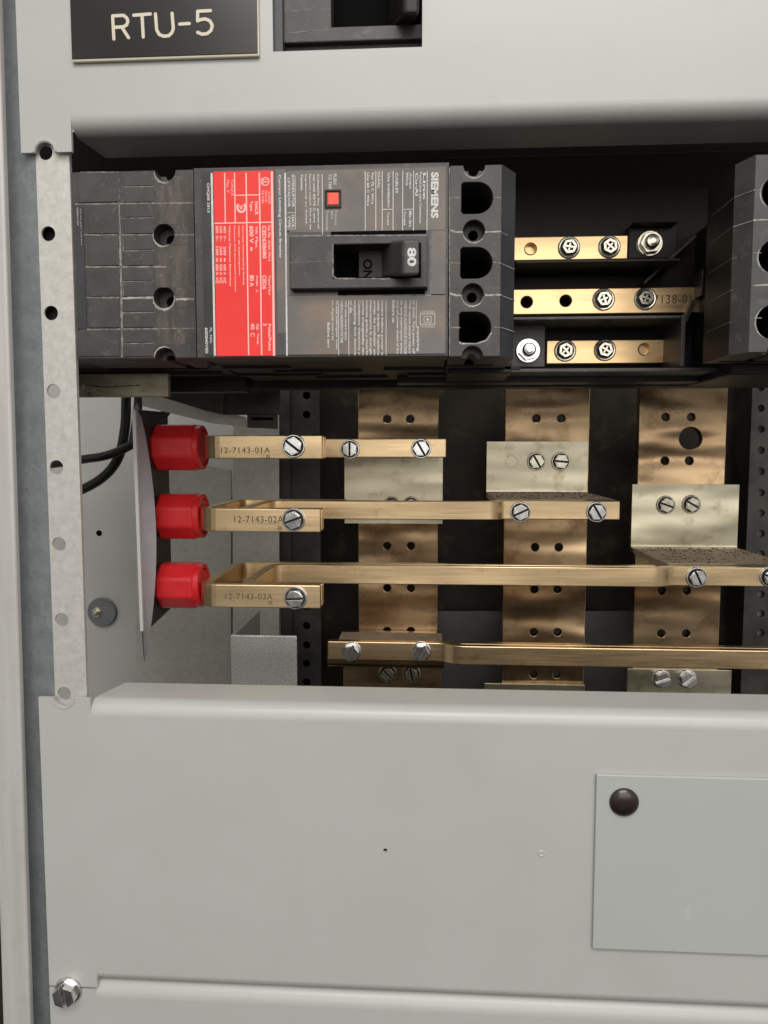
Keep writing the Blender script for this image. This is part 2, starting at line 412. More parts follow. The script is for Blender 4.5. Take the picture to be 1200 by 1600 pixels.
# ================================================================== FRAME: rail and trim
YR = 300
t = thing('mounting_rail', 'galvanised steel mounting rail with a column of round holes, running down the left side', 'rail', base(80, 1900, YR))
xl = W(22, 640, YR+4)[0]; xm = W(70, 640, YR)[0]; xr = W(121, 640, YR)[0]
ztop = W(80, -420, YR)[1]; zbot = W(80, 2000, YR)[1]
b = MB().use(GALV)
hy = [238+(-121*k) for k in (4, 3, 2, 1)]+[238, 365, 489, 611, 730, 850, 968, 1083]+[1083+118*k for k in (1, 2, 3)]
hx = 84+0*1
HX = W(84, 611, YR)[0]; Z0 = W(84, 611, YR)[1]
holes = [circle(HX, W(84, y_, YR)[1], 2.95) for y_ in hy]
zc_ = [W(84, y_, YR)[1] for y_ in hy]
ze_ = [ztop]+[(p+q)/2 for p, q in zip(zc_, zc_[1:])]+[zbot]
for k, hole in enumerate(holes):
    # square frame of quads round each punched hole
    n_ = len(hole); c0, c1 = (xm+xr)/2, (ze_[k]+ze_[k+1])/2
    vs = []
    for (hx3, hz3) in hole:
        dx, dz = hx3-HX, hz3-zc_[k]
        ts = []
        if dx > 1e-6: ts.append((xr-HX)/dx)
        if dx < -1e-6: ts.append((xm-HX)/dx)
        if dz > 1e-6: ts.append((ze_[k]-zc_[k])/dz)
        if dz < -1e-6: ts.append((ze_[k+1]-zc_[k])/dz)
        t_ = min(ts); vs.append((hx3, YR, hz3)); vs.append((HX+dx*t_, YR, zc_[k]+dz*t_))
    b.add(vs, [(2*i, 2*i+1, (2*i+3) % (2*n_), (2*i+2) % (2*n_)) for i in range(n_)])
    for cx_, cz_ in ((xm, ze_[k]), (xr, ze_[k]), (xr, ze_[k+1]), (xm, ze_[k+1])):   # corner triangles
        best = sorted(range(n_), key=lambda i: (vs[2*i+1][0]-cx_)**2+(vs[2*i+1][2]-cz_)**2)
        on_v = [i for i in range(n_) if abs(vs[2*i+1][0]-cx_) < 1e-6]; on_h = [i for i in range(n_) if abs(vs[2*i+1][2]-cz_) < 1e-6]
        i1 = min(on_v, key=lambda i: abs(vs[2*i+1][2]-cz_)); i2 = min(on_h, key=lambda i: abs(vs[2*i+1][0]-cx_))
        b.add([(cx_, YR, cz_), vs[2*i1+1], vs[2*i2+1]], [(0, 1, 2)])
b.box(xr-.8, xr, YR+.01, YR+2, zbot, ztop)
for y_ in hy:
    cz_ = W(84, y_, YR)[1]; nv = len(b.v)
    b.lathe((HX, YR, cz_), [(3.25, -.02), (3.05, -.05), (2.9, .25), (2.9, 1.0)], n=32); b.f = b.f[:-2]; b.m = b.m[:-2]
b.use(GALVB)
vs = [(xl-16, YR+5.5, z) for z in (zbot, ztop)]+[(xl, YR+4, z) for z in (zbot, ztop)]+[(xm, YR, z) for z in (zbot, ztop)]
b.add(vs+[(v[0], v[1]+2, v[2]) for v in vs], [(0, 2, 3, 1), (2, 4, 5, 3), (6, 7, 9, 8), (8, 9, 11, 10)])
b.build('rail_face', t)

b = MB().use(TRIM)
def tr(px0, yy): return px0-9+.031*yy
b.pprism([(tr(-37, 2000), 2000), (tr(6, 2000), 2000), (tr(6, -420), -420), (tr(-37, -420), -420)], 293, 297)
o = b.build('door_frame_trim', bevel=1.2, seg=4); tag(o, 'pale brushed steel trim strip running down the far left edge', 'trim')
xa = W(-10, 800, 300)[0]; zpt = W(30, -500, 286)[1]; zpb = W(30, 2100, 286)[1]
b = MB().use(DARK)
b.box(xa-60, xa-8, 306, 312, zpb, zpt)
tag(b.build('side_gap_backing', bevel=.5), 'dark metal strip in the gap beyond the left edge trim', 'strip')

# ================================================================== COVERS
YC = 297.5; TH = 1.5
XR = W(1700, 800, YC)[0]
def bend(b, zedge, sgn, x0, x1, rad=6.5, depth=26, notch=3.5):
    """rounded return flange: the face ends rad before zedge; sgn +1 flange at top, -1 at bottom"""
    pts = []
    for k in range(13):
        a = R(90*k/12)
        pts.append((YC+rad-rad*math.cos(a), zedge-sgn*rad+sgn*rad*math.sin(a)))
    pts.append((YC+depth, zedge))
    n = len(pts); vs = []
    for (y, z) in pts:
        k = max(0, (y-YC-rad)/depth)*notch
        vs += [(x0+k, y, z), (x1, y, z)]
    fs = [(2*i, 2*i+1, 2*i+3, 2*i+2) if sgn < 0 else (2*i, 2*i+2, 2*i+3, 2*i+1) for i in range(n-1)]
    b.add(vs, fs)
    # back skin
    vs2 = []
    for i, (y, z) in enumerate(pts):
        a = R(90*min(i, 12)/12)
        k = max(0, (y-YC-rad)/depth)*notch
        vs2 += [(x0+k, y+TH*math.cos(a), z-sgn*TH*math.sin(a)), (x1, y+TH*math.cos(a), z-sgn*TH*math.sin(a))]
    b.add(vs2, [f[::-1] for f in fs])
    e = 2*(n-1)
    b.add([vs[e], vs[e+1], vs2[e+1], vs2[e]], [(0, 1, 2, 3)])
    b.add([v for i in range(n) for v in (vs[2*i], vs2[2*i])], [(2*i, 2*i+1, 2*i+3, 2*i+2) for i in range(n-1)])

def arc_notch(cx, z, rad, sgn, n=14):
    """half-circle notch bitten into a horizontal edge at height z (sgn +1: into the top edge, going left to right)"""
    return [(cx-rad*math.cos(math.pi*k/n), z-sgn*rad*math.sin(math.pi*k/n)) for k in range(n+1)]

# upper cover
t = thing('upper_cover_panel', 'grey painted steel cover with rolled lower edge, above the large breaker', 'cover', base(600, 200, YC))
XL = W(33, 240, YC)[0]; XT = W(112, 235, YC)[0]
ZE = W(70, 238, YC)[1]                # tab bottom
ZF = W(400, 199, YC)[1]               # flange plane
ZU = W(400, -420, YC)[1]
hxc = W(70, 238, YC)[0]
out = [(XL, ZU), (XL, ZE)]+[(p[0], p[1]) for p in arc_notch(hxc, ZE, 4.0, -1)]+[(XT, ZE), (XT, ZF+6.5), (XR, ZF+6.5), (XR, ZU)]
b = MB().use(PAINT)
opening = rectw(425, -170, 660, 77, YC)
b.plate(out, [opening], YC, YC+TH)
bend(b, ZF, -1, XT, XR)
b.build('panel_face', t, smooth=True)
b = MB().use(PAINT)                    # pressed lip round the screw notch
b.lathe((hxc, YC+.2, ZE+.2), [(5.4, .2), (4.9, -.5), (4.2, -.5), (4.0, 1.2)], n=40)
b.f = b.f[:-2]; b.m = b.m[:-2]
vv = [f for f in b.f if all(b.v[i][2] >= ZE-.3 for i in f)]; b.f = vv; b.m = [0]*len(vv)
b.build('notch_rim', t, smooth=True)

# lower cover
t = thing('lower_cover_panel', 'wide blank grey painted steel cover below the exposed busbars, with a rolled top edge', 'cover', base(600, 1540, YC))
XL2 = W(60, 1092, YC)[0]; XT2 = W(141, 1100, YC)[0]
ZE2 = W(99, 1090, YC)[1]; ZF2 = W(500, 1103, YC)[1]
ZB2 = W(110, 1541, YC)[1]; ZFB2 = W(500, 1548, YC)[1]
hx2 = W(99, 1085, YC)[0]
nt_ = arc_notch(hx2, ZE2, 4.0, 1)
XS = W(152, 1541, YC)[0]
out = [(XL2, ZB2), (XL2, ZE2)]+nt_+[(XT2, ZE2), (XT2, ZF2-6.5), (XR, ZF2-6.5), (XR, ZFB2+4.0), (XS, ZFB2+4.0), (XS, ZB2)]
b = MB().use(PAINT)
b.plate(out, [pc(602, 1329, 3.6, YC, 12)], YC, YC+TH)
bend(b, ZF2, 1, XT2, XR, notch=6)
bend(b, ZFB2, -1, XS, XR, rad=4.0, depth=18, notch=1)
b.build('panel_face', t, smooth=True)
b = MB().use(PAINT)
b.lathe((hx2, YC+.2, ZE2), [(5.2, .2), (4.8, -.5), (4.2, -.5), (4.0, 1.2)], n=40)
b.f = b.f[:-2]; b.m = b.m[:-2]
vv = [f for f in b.f if all(b.v[i][2] <= ZE2+.3 for i in f)]; b.f = vv; b.m = [0]*len(vv)
b.build('notch_rim', t, smooth=True)
b = MB().use(PAINT)
x, z = W(846, 1334, YC-.1)
b.lathe((x, YC-.02, z), [(1.5, 0), (1.2, -.25), (.9, -.25), (.6, -.02)], n=18)
b.build('dimple', t, smooth=True)

# bottom cover
t = thing('bottom_cover_panel', 'grey painted cover whose rolled top edge shows along the bottom of the picture', 'cover', base(600, 1900, YC))
ZE3 = W(110, 1543, YC)[1]; ZF3 = ZFB2-.9
out = [(XL2, ZE3-90), (XL2, ZE3-.4), (XS-.8, ZE3-.4), (XS-.8, ZF3-6.5), (XR, ZF3-6.5), (XR, ZE3-90)]
b = MB().use(PAINT)
b.plate(out, [], YC, YC+TH); bend(b, ZF3, 1, XS-.8, XR, rad=6.5, depth=18, notch=1)
b.build('panel_face', t, smooth=True)
o = screw(None, 107, 1547, YC-.1, 23, 'hexslot', ZINC, 78, 'cover_screw')
tag(o, 'big shiny zinc slotted hex screw at the lower left corner of the covers', 'screw')

# filler plate and push rivet
x0, z0 = W(932, 1210, YC-1.3); x1 = XR-4; z1 = W(932, 1482, YC-1.3)[1]
b = MB().use(PAINT2); b.prism([(x0, z1), (x1, z1), (x1, z0), (x0, z0)], YC-1.7, YC-.1)
o = b.build('filler_plate', bevel=.35); tag(o, 'cool grey rectangular blanking plate lying on the lower cover', 'plate')
x, z = W(975, 1253, YC-1.7)
b = MB().use(RIVET); b.lathe((x, YC-1.7, z), [(5.9, 0), (5.9, -.5), (5.3, -1.3), (3.8, -2.1), (1.8, -2.5), (.2, -2.6)], n=36)
tag(b.build('push_rivet', smooth=True), 'round dark domed push rivet in the corner of the blanking plate', 'rivet')

b = MB().use(mat('paint_scuff', (.47, .48, .46), rough=.7))
b.seam([(1075, 1418), (1076, 1440)], YC-1.7, 1.0, jit=.5, lift=.02); tag(b.build('paint_scuff'), 'small pale vertical scuff on the blanking plate', 'scuff')
# nameplate
t = thing('nameplate', 'shiny black nameplate with cream edge and cream letters RTU-5', 'nameplate', base(258, 97, YC-2))
b = MB().use(CREAM); b.pprism([(112, 92+5), (405, 84+2), (405, -120), (112, -120)], YC-1.7, YC-.1)
x0, z1 = W(112, 97, YC-1.7); x1 = W(405, 90, YC-1.7)[0]; z0 = W(260, -130, YC-1.7)[1]; zz = (W(112, 98, YC-1.7)[1]+W(405, 86, YC-1.7)[1])/2
b = MB().use(CREAM); b.prism([(x0, zz), (x1, zz), (x1, z0), (x0, z0)], YC-1.7, YC-.1); b.build('plate_core', t, bevel=.5)
b = MB().use(PLATEK); b.prism([(x0+.25, zz+.9), (x1-.5, zz+.9), (x1-.5, z0-.9), (x0+.25, z0-.9)], YC-2.0, YC-1.65); b.build('plate_face', t, bevel=.15)
# engraved strokes (round cutter) as thin tubes of polyline
b = MB().use(CREAM)
yy = YC-2.05
KK = [0]
def stroke(pts, w=.62):
    P = [Vector(W(a, c, yy)) for a, c in pts]
    for p in P: KK[0] += 1; b.prism(circle(p.x, p.y, w, 14), yy-.03-.003*KK[0], yy+.05)
    for p, q in zip(P, P[1:]):
        t_ = (q-p).normalized(); n_ = Vector((-t_.y, t_.x))*w; KK[0] += 1
        b.prism([tuple(p+n_), tuple(q+n_), tuple(q-n_), tuple(p-n_)], yy-.03-.003*KK[0], yy+.05)
stroke([(178, 61), (176, 25), (193, 24), (198, 28), (200, 33), (198, 39), (193, 42), (177, 43)]); stroke([(190, 42), (201, 59)])
stroke([(209, 24), (235, 22)]); stroke([(222, 23), (224, 58)])
stroke([(243, 22), (245, 47), (249, 54), (256, 57), (264, 56), (269, 51), (271, 45), (269, 21)])
stroke([(281, 38), (296, 37)])
stroke([(329, 17), (309, 18), (309, 33), (314, 31), (321, 30), (328, 33), (332, 40), (330, 48), (324, 53), (316, 54), (309, 51)])
b.build('lettering', t)

# ================================================================== BREAKERS
YL = 301; YM = 288
def dshape(px0, py0, px1, py1, y, flip=False, n=16):
    """opening with a flat side and a round side"""
    x0, z0 = W(px0, py0, y); x1, z1 = W(px1, py1, y)
    h = (z0-z1)/2; zc = (z0+z1)/2; rr = h
    if not flip:
        pts = [(x0, z0-.8), (x0, z1+.8), (x0+.8, z1)]
        pts += [(x1-rr+rr*math.cos(R(-90+180*k/n)), zc+rr*math.sin(R(-90+180*k/n))) for k in range(n+1)]
        pts += [(x0+.8, z0)]
    else:
        pts = [(x1, z1+.8), (x1, z0-.8), (x1-.8, z0)]
        pts += [(x0+rr+rr*math.cos(R(90+180*k/n)), zc+rr*math.sin(R(90+180*k/n))) for k in range(n+1)]
        pts += [(x1-.8, z1)]
    return pts
bk = thing('circuit_breaker', 'large black three-pole 80 amp circuit breaker with a red rating label', 'circuit breaker', base(460, 560, YM))

# --- line-side block (left)
b = MB().use(BLACK)
xA = W(104, 410, YL)[0]; xB = W(304.5, 410, YL)[0]; zA = W(210, 267, YL)[1]; zB = W(210, 560, YL)[1]
wells = [(258, 270), (256, 367), (256, 465), (258, 560)]
def edge_outline(x0, x1, zt, zb, wl, y, rad):
    """rectangle with half-round bites in its top and bottom edges"""
    cx0, cz0 = W(wl[0][0], wl[0][1], y); cx3, cz3 = W(wl[-1][0], wl[-1][1], y)
    o_ = [(x0, zb)]
    o_ += [(cx3-rad*math.cos(math.pi*k/14), zb+rad*math.sin(math.pi*k/14)) for k in range(15)]
    o_ += [(x1, zb), (x1, zt)]
    o_ += [(cx0+rad*math.cos(math.pi*k/14), zt-rad*math.sin(math.pi*k/14)) for k in range(15)]
    o_ += [(x0, zt)]
    return o_
b.plate(edge_outline(xA, xB, zA, zB, wells, YL, 4.2), [pc(x_, y_, 16.5, YL) for x_, y_ in wells[1:3]], YL, YL+7, .25)
b.plate(edge_outline(xA, xB, zA, zB, wells, YL, 2.1), [circle(W(x_, y_, YL)[0]+.9, W(x_, y_, YL)[1]-.5, 2.3) for x_, y_ in wells[1:3]], YL+7, YL+34)
b.use(VOID).box(xA+.2, xB-.2, YL+34, YL+40, zB+.2, zA-.2)
wx0 = W(258, 270, YL)[0]; b.box(wx0-4.5, wx0+4.5, YL+9, YL+12, zA-5, zA-.4); b.box(wx0-4.5, wx0+4.5, YL+9, YL+12, zB+.4, zB+3)
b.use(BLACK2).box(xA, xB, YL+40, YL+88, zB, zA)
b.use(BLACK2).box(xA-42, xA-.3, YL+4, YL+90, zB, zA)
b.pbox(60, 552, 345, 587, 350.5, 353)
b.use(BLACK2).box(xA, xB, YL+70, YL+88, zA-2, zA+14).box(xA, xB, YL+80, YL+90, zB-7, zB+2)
b.build('line_side_block', bk)
# scuffed strip
b = MB().use(SCUFF)
y_ = YL-.05
for (a, c, e, f_) in [(243, 290, 296, 350), (274, 352, 297, 382), (246, 384, 296, 449), (275, 450, 292, 480), (248, 483, 292, 538), (272, 275, 296, 290)]:
    n = 12; L_ = []; R_ = []
    for k in range(n+1):
        yy_ = c+(f_-c)*k/n
        L_.append(W(a+rnd.uniform(-3, 4), yy_, y_)); R_.append(W(e+rnd.uniform(-5, 3), yy_, y_))
    vs = [(p[0], y_, p[1]) for pq in zip(L_, R_) for p in pq]
    b.add(vs, [(2*i, 2*i+2, 2*i+3, 2*i+1) for i in range(n)])
b.use(mat('pale_scratches', (.20, .18, .165), (.10, .09, .08), rough=.8, scale=300))
for k in range(110):
    a = rnd.gauss(276, 9); c = rnd.uniform(272, 540); L2 = rnd.uniform(4, 26); an = rnd.gauss(90, 18)
    if any((a-wx)**2+(c-wy)**2 < 26**2 for wx, wy in wells) or a > 301: continue
    mx_ = a+L2*.5*math.cos(R(an))+rnd.uniform(-2, 2); my_ = c+L2*.5*math.sin(R(an))
    ex_ = a+L2*math.cos(R(an)); ey_ = min(555, c+L2*math.sin(R(an)))
    if any((ex_-wx)**2+(ey_-wy)**2 < 19**2 for wx, wy in wells) or ex_ > 302: continue
    b.seam([(a, c), (mx_, my_), (ex_, ey_)], YL, rnd.uniform(.06, .14), jit=.3, lift=.07+.0005*k)
b.build('scuff_marks', bk)
rows = [268, 318, 367, 417, 465, 514, 559]
for k in range(6):
    b = MB().use(BLACK); b.pbox(121 if k in (0, 5) else 137, rows[k]+2, 185.5, rows[k+1]-2, YL-.35, YL+.5); b.build('moulded_rib', bk, bevel=.25)
    m_ = [292, 341, 392, 440, 489, 537][k]
    for q0, q1 in ((rows[k]+2, m_-1.6), (m_+1.6, rows[k+1]-2)):
        if k == 0: q0 = max(q0, 271)
        b = MB().use(BLACK); b.pbox(193, q0, 239, q1, YL-.30, YL+.5); b.build('moulded_rib', bk, bevel=.25)
# dust seams
b = MB().use(DUST)
b.seam([(184, 268), (188, 380), (190, 470), (191, 558)], YL, .75)
b.seam([(118, 319), (304, 317)], YL, .4); b.seam([(131, 367), (240, 367)], YL, .45); b.seam([(272, 367), (304, 367)], YL, .35)
b.seam([(133, 417), (260, 417)], YL, .5); b.seam([(135, 465), (186, 465)], YL, .5); b.seam([(126, 515), (304, 513)], YL, .38)
for yy_ in (292, 341, 392, 440, 489, 537): b.seam([(192, yy_), (241, yy_-1)], YL, .35)
b.seam([(192, 370), (193, 392)], YL, .3); b.seam([(192, 441), (193, 462)], YL, .3)
b.seam([(126, 269), (180, 269)], YL, .3)
b.use(DUSTW)
b.seam([(190, 466), (240, 465)], YL, .9); b.seam([(275, 467.5), (303, 467)], YL, 1.1, lift=.09)
def ringdust(px, py, rp, y, a0, a1, w, m_=DUSTW):
    b.use(m_); cx, cz = W(px, py, y); rr = rp*y/F; n = 22; vs = []
    for k in range(n+1):
        a = R(a0+(a1-a0)*k/n); ww = w*math.sin(math.pi*(k+.6)/(n+1.2))*(1+rnd.uniform(-.3, .3))+.06
        vs += [(cx+rr*math.cos(a), y-.07, cz+rr*math.sin(a)), (cx+(rr+ww)*math.cos(a), y-.07, cz+(rr+ww)*math.sin(a))]
    b.add(vs, [(2*i, 2*i+1, 2*i+3, 2*i+2) for i in range(n)])
ringdust(256, 367, 16.5, YL, 165, 300, .6); ringdust(256, 465, 16.5, YL, 170, 370, .9)
ringdust(258, 267, 17.0, YL, 185, 290, .7); ringdust(258, 560, 17, YL, 60, 175, .5)
# chips of dust
for k in range(150):
    px_, py_ = rnd.uniform(120, 302), rnd.uniform(270, 556); cx, cz = W(px_, py_, YL); rr = rnd.uniform(.08, .26)
    if any((px_-wx)**2+(py_-wy)**2 < 20**2 for wx, wy in wells): continue
    b.use(DUST); b.add([(cx+rr*rnd.uniform(.4, 1)*math.cos(a), YL-(.38 if px_ < 239 else .08), cz+rr*rnd.uniform(.4, 1)*math.sin(a)) for a in (0, 1.6, 3.1, 4.7)], [(0, 1, 2, 3)])
b.build('seam_dust', bk)
b = MB().use(CHAMF); b.pprism([(118, 322), (129, 322), (135, 514), (122, 514)], YL-.5, YL-.01)
o = b.build('edge_label', bk, bevel=.1)
b = MB().use(WHITE2); b.text('TAMPERING VOIDS', 119.5, 324, 123, 352, YL-.56); b.text('SEALED UNIT', 125, 326, 128, 384, YL-.56); b.build('lettering', o) if False else None
o2 = b.build('print', o)

# --- main case
b = MB().use(BLACK)
winr = rectw(520, 381, 657, 435, 283.5)
b.plate(rectw(305, 258, 701, 558, YM+.4), [winr], YM+.4, YM+12, .3)
xa1, _ = W(305, 400, YM+.4); xb1, _ = W(701, 400, YM+.4); zt1 = W(500, 258, YM)[1]; zb1 = W(500, 558, YM)[1]
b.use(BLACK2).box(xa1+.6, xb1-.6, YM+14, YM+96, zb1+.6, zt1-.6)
b.build('case', bk)
# ribs on the underside of the breaker
b = MB().use(BLACK2)
zb_ = zb1+.6
for i, (xx0, xx1, ya, yb2) in enumerate([(-96, -60, 320, 325), (-70, -30, 335, 339), (-20, 40, 330, 333), (-10, 33, 352, 360), (-90, -50, 350, 353), (-55, -20, 362, 366)]):
    b.box(xx0, xx1, ya, yb2, zb_-1.2, zb_+.5)
b.build('underside_rib', bk, bevel=.2)

# label face
b = MB().use(FACEK)
yf = YM-.02
b.plate(rectw(317, 263, 697, 554, YM), [winr], YM, YM+.3)
b.build('label_face', bk)
lab = b = MB().use(FACE)
b.rect(448, 264, 696, 361, YM-.05); b.rect(448, 461, 696, 553, YM-.05); b.rect(674, 361, 696, 461, YM-.05)
b.rect(432, 264, 447, 520, YM-.05); b.rect(448, 361, 452, 461, YM-.05)
b.build('brown_label', bk)
b = MB().use(RED)
b.rect(336, 267, 429, 556, YM-.10)
rl = b.build('red_label', bk)
y1 = YM-.16
b = MB().use(PINK)
def vline(x_, t_, bt, w, y=y1): b.rect(x_-w/2, t_, x_+w/2, bt, y)
vline(351.5, 270, 348, 1.7); vline(367, 270, 348, 1.7); vline(386.5, 270, 555, 2.0); vline(407, 270, 555, 2.0); vline(426.5, 268, 556, 3.4)
b.rect(335, 347.2, 425, 349, y1-.03); b.rect(367, 304, 407, 305.6, y1-.03)
# listing marks
cx, cz = W(414.5, 283.5, y1)
def ring(cx, cz, r0, r1, y):
    n = 24; vs = []
    for k in range(n): a = 2*math.pi*k/n; vs += [(cx+r0*math.cos(a), y, cz+r0*math.sin(a)), (cx+r1*math.cos(a), y, cz+r1*math.sin(a))]
    b.add(vs, [(2*k, 2*k+1, (2*k+3) % (2*n), (2*k+2) % (2*n)) for k in range(n)])
ring(cx, cz, 1.25, 1.6, y1); b.text('UL', 410, 280, 418, 287, y1, weight=.02)
b.text('LISTED', 405.5, 277, 408.5, 291, y1)
b.text('E10848', 419, 300, 422.5, 318, y1); b.text('ISSUE', 414, 298, 417.5, 316, y1); b.text('RE-4480', 409, 298, 412.5, 318, y1)
cx, cz = W(377, 324, y1)
vs = []
for k in range(21): a = R(-45+270*k/20); vs += [(cx+1.15*math.cos(a), y1, cz-1.3*math.sin(a)), (cx+1.9*math.cos(a), y1, cz-2.1*math.sin(a))]
b.add(vs, [(2*k, 2*k+1, 2*k+3, 2*k+2) for k in range(20)]); b.text('SA', 374, 321, 380, 327.5, y1-.01, weight=.03)
b.text('HACR', 398, 315, 403.5, 336, y1, weight=.03); b.text('Type', 389.5, 314, 395, 330, y1, weight=.03)
b.text('TORQUE', 360.5, 280, 365, 306, y1); b.text('Max. V', 354, 281, 358.5, 301, y1)
b.text('Cat. No.', 418.5, 352, 423, 372, y1, weight=.03); b.text('(Cat. No.)', 418.5, 376, 423, 408, y1, weight=.03)
b.text('CED63B080', 409.5, 353, 416.5, 404, y1, weight=.03)
b.text('Volts', 399, 354, 403, 366, y1, weight=.03); b.text('Max.', 399, 370, 403, 388, y1, weight=.03); b.text('600 V', 389.5, 353, 396.5, 380, y1, weight=.03); b.text('~', 390.5, 386, 395, 392, y1, weight=.03)
for i, (s_, x_, e_) in enumerate([('Current Interrupting Rating', 379.5, 445), ('Valor de Interrupcion', 373, 430), ('Maximum RMS Symmetrical Amperes', 366.5, 456), ('Valores Maximos Simetricos', 359, 447)]):
    b.text(s_, x_-1.6, 352, x_+2.6, e_, y1, weight=.03)
for i, x_ in enumerate((351, 345, 339)):
    b.text(('480', '240', '600')[i], x_-2, 353, x_+2.4, 364, y1, weight=.02); b.text('V~', x_-2, 368, x_+2.4, 377, y1, weight=.02)
    b.text(('200', '200', '100')[i], x_-2, 385, x_+2.4, 399, y1, weight=.02); b.text('~', x_-1.6, 403, x_+1.8, 409, y1, weight=.02)
    b.text('000 A', x_-2, 413, x_+2.4, 430, y1, weight=.02); b.text('HZ', x_-2, 434, x_+2.4, 443, y1, weight=.02)
b.text('Type/Tipo', 418.5, 430, 423, 461, y1, weight=.03); b.text('CED6', 409.5, 430, 416.5, 452, y1, weight=.03)
b.text('Amps', 399.5, 430, 403.5, 447, y1, weight=.03); b.text('A', 399.5, 452, 403.5, 457, y1); b.text('80 A', 390, 430, 397, 448, y1, weight=.03)
b.text('Poles/Polos', 419, 506, 424, 548, y1, weight=.03); b.text('3', 411, 505, 417, 509, y1, weight=.02)
b.text('Cal.', 400.5, 506, 405, 516, y1, weight=.03); b.text('Temp.', 400.5, 521, 405, 539, y1, weight=.03); b.text('40', 391.5, 505, 398, 515, y1, weight=.02); b.text('C', 391.5, 520, 398, 526, y1, weight=.02)
b.build('print', rl)
b = MB().use(WHITE)
vline(333.2, 270, 556, 3.2); vline(447, 270, 556, 2.6)
b.text('CMQ0B 2013', 322.5, 286, 328, 332, y1, weight=.02)
b.text('PL. NO.', 327.5, 512, 331.5, 537, y1, weight=.02); b.text('600840V00', 320, 512, 325.5, 552, y1, weight=.02)
b.text('Current Limiting Circuit Breaker', 434, 273, 440.5, 404, y1, weight=.03)
b.text('SIEMENS', 673.5, 269, 685, 341, y1, weight=.045)
b.build('large_print', bk)
b = MB().use(WHITE2)
for x_ in (570.7, 587.2, 597.2, 614.2, 629.2, 646.2, 667.4): vline(x_, 267, 360, 1.3)
b.rect(597, 326.5, 614, 327.8, y1-.03); b.rect(629, 326.5, 646, 327.8, y1-.03)
vline(503.6, 272, 366, 1.2)
vline(461.5, 274, 358, .9); b.rect(449, 332, 461, 333, y1); b.rect(449, 357.5, 461, 358.3, y1)
b.text('INTERRUPTOR', 455.5, 273, 460.3, 324, y1, weight=.03); b.text('LIMITADOR', 449.3, 278, 453.8, 324, y1, weight=.03)
b.text('HACR', 455.5, 336, 460.3, 356, y1, weight=.03); b.text('TYPE', 449.5, 337, 453.8, 356, y1, weight=.03)
for s_, x_, e_ in [('Suitable for general', 497, 357), ('use with 60/75 C wire', 491, 348), ('Factory sealed. Not to be', 484.5, 359), ('opened in field.', 478, 352), ('Taiwan', 471.5, 297)]:
    b.text(s_, x_-2, 272, x_+2.2, e_, y1, weight=.03)
b.text('PUSH', 520.5, 272, 526, 288, y1, weight=.02); b.text('TO TRIP', 513, 272, 518, 296, y1, weight=.02)
b.text('Presione', 523, 329, 527, 352, y1); b.text('para', 516, 330, 520, 342, y1); b.text('Desconectar', 509.5, 330, 513.5, 361, y1)
for s_, x_, t_, e_ in [('Use 60 C Wire', 575, 270, 322), ('For 75 C Wire', 582, 270, 319), ('CU/AL', 592, 268, 295), ('Una Instalacion', 607.5, 270, 324), ('CABLES', 620, 270, 302), ('Wire', 636, 269, 290), ('Amps', 641, 270, 295),
                       ('Cu-Al', 651, 270, 306), ('Terminales para Conductor', 656.5, 268, 350), ('Line', 663, 270, 312), ('Torque', 632, 330, 352), ('lb-in', 641, 330, 354), ('Torque', 606, 331, 352)]:
    b.text(s_, x_-2, t_, x_+2.2, e_, y1, weight=.03)
for x_, bt in ((529, 555), (545, 555), (603.3, 555), (650.5, 512)): vline(x_, 469, bt, 1.1)
LW = ['Before servicing', 'turn off power ahead of the', 'de este interruptor antes', 'WARNING HAZARDOUS VOLTAGE', 'Will cause severe injury', 'or death. Turn power off', 'supplying this device', 'Contactos electricos y', 'partes energizadas dan', 'lesiones graves y muerte', 'Desconecte la energia', 'antes de trabajar en', 'este equipo. Replace', 'covers before power is']
spec = [(513.5, 504, 544), (519.5, 469, 532), (526, 469, 546), (534, 469, 536), (540, 469, 532), (548.5, 469, 489), (554.5, 469, 555), (561, 469, 555), (567, 469, 555), (573, 469, 555), (579, 469, 555), (585, 469, 555), (591, 469, 555), (597, 469, 555),
        (615, 469, 504), (621, 469, 553), (627, 469, 553), (633.5, 469, 553), (640, 469, 553), (646, 469, 553), (653, 510, 549)]
for i, (x_, t_, e_) in enumerate(spec):
    s_ = LW[i % len(LW)]
    if e_-t_ < 60: s_ = s_[:int((e_-t_)/3.6)]
    b.text(s_, x_-2.3, t_, x_+2.4, e_, y1, weight=.03)
# square mark
b.rect(656, 490, 680, 491.2, y1); b.rect(656, 506, 680, 507.2, y1); b.rect(656, 491.2, 657.2, 506, y1); b.rect(679, 491.2, 680, 506, y1)
b.rect(662, 494, 674, 495, y1); b.rect(662, 503, 674, 504, y1); b.rect(662, 495, 663, 503, y1); b.rect(673, 495, 674, 503, y1); b.rect(666, 497.5, 670, 501, y1)
b.text('COMBINED', 657, 485.5, 679, 489, y1, rot=False); b.text('WIRING', 657, 508.5, 679, 512, y1, rot=False)
b.build('small_print', bk)

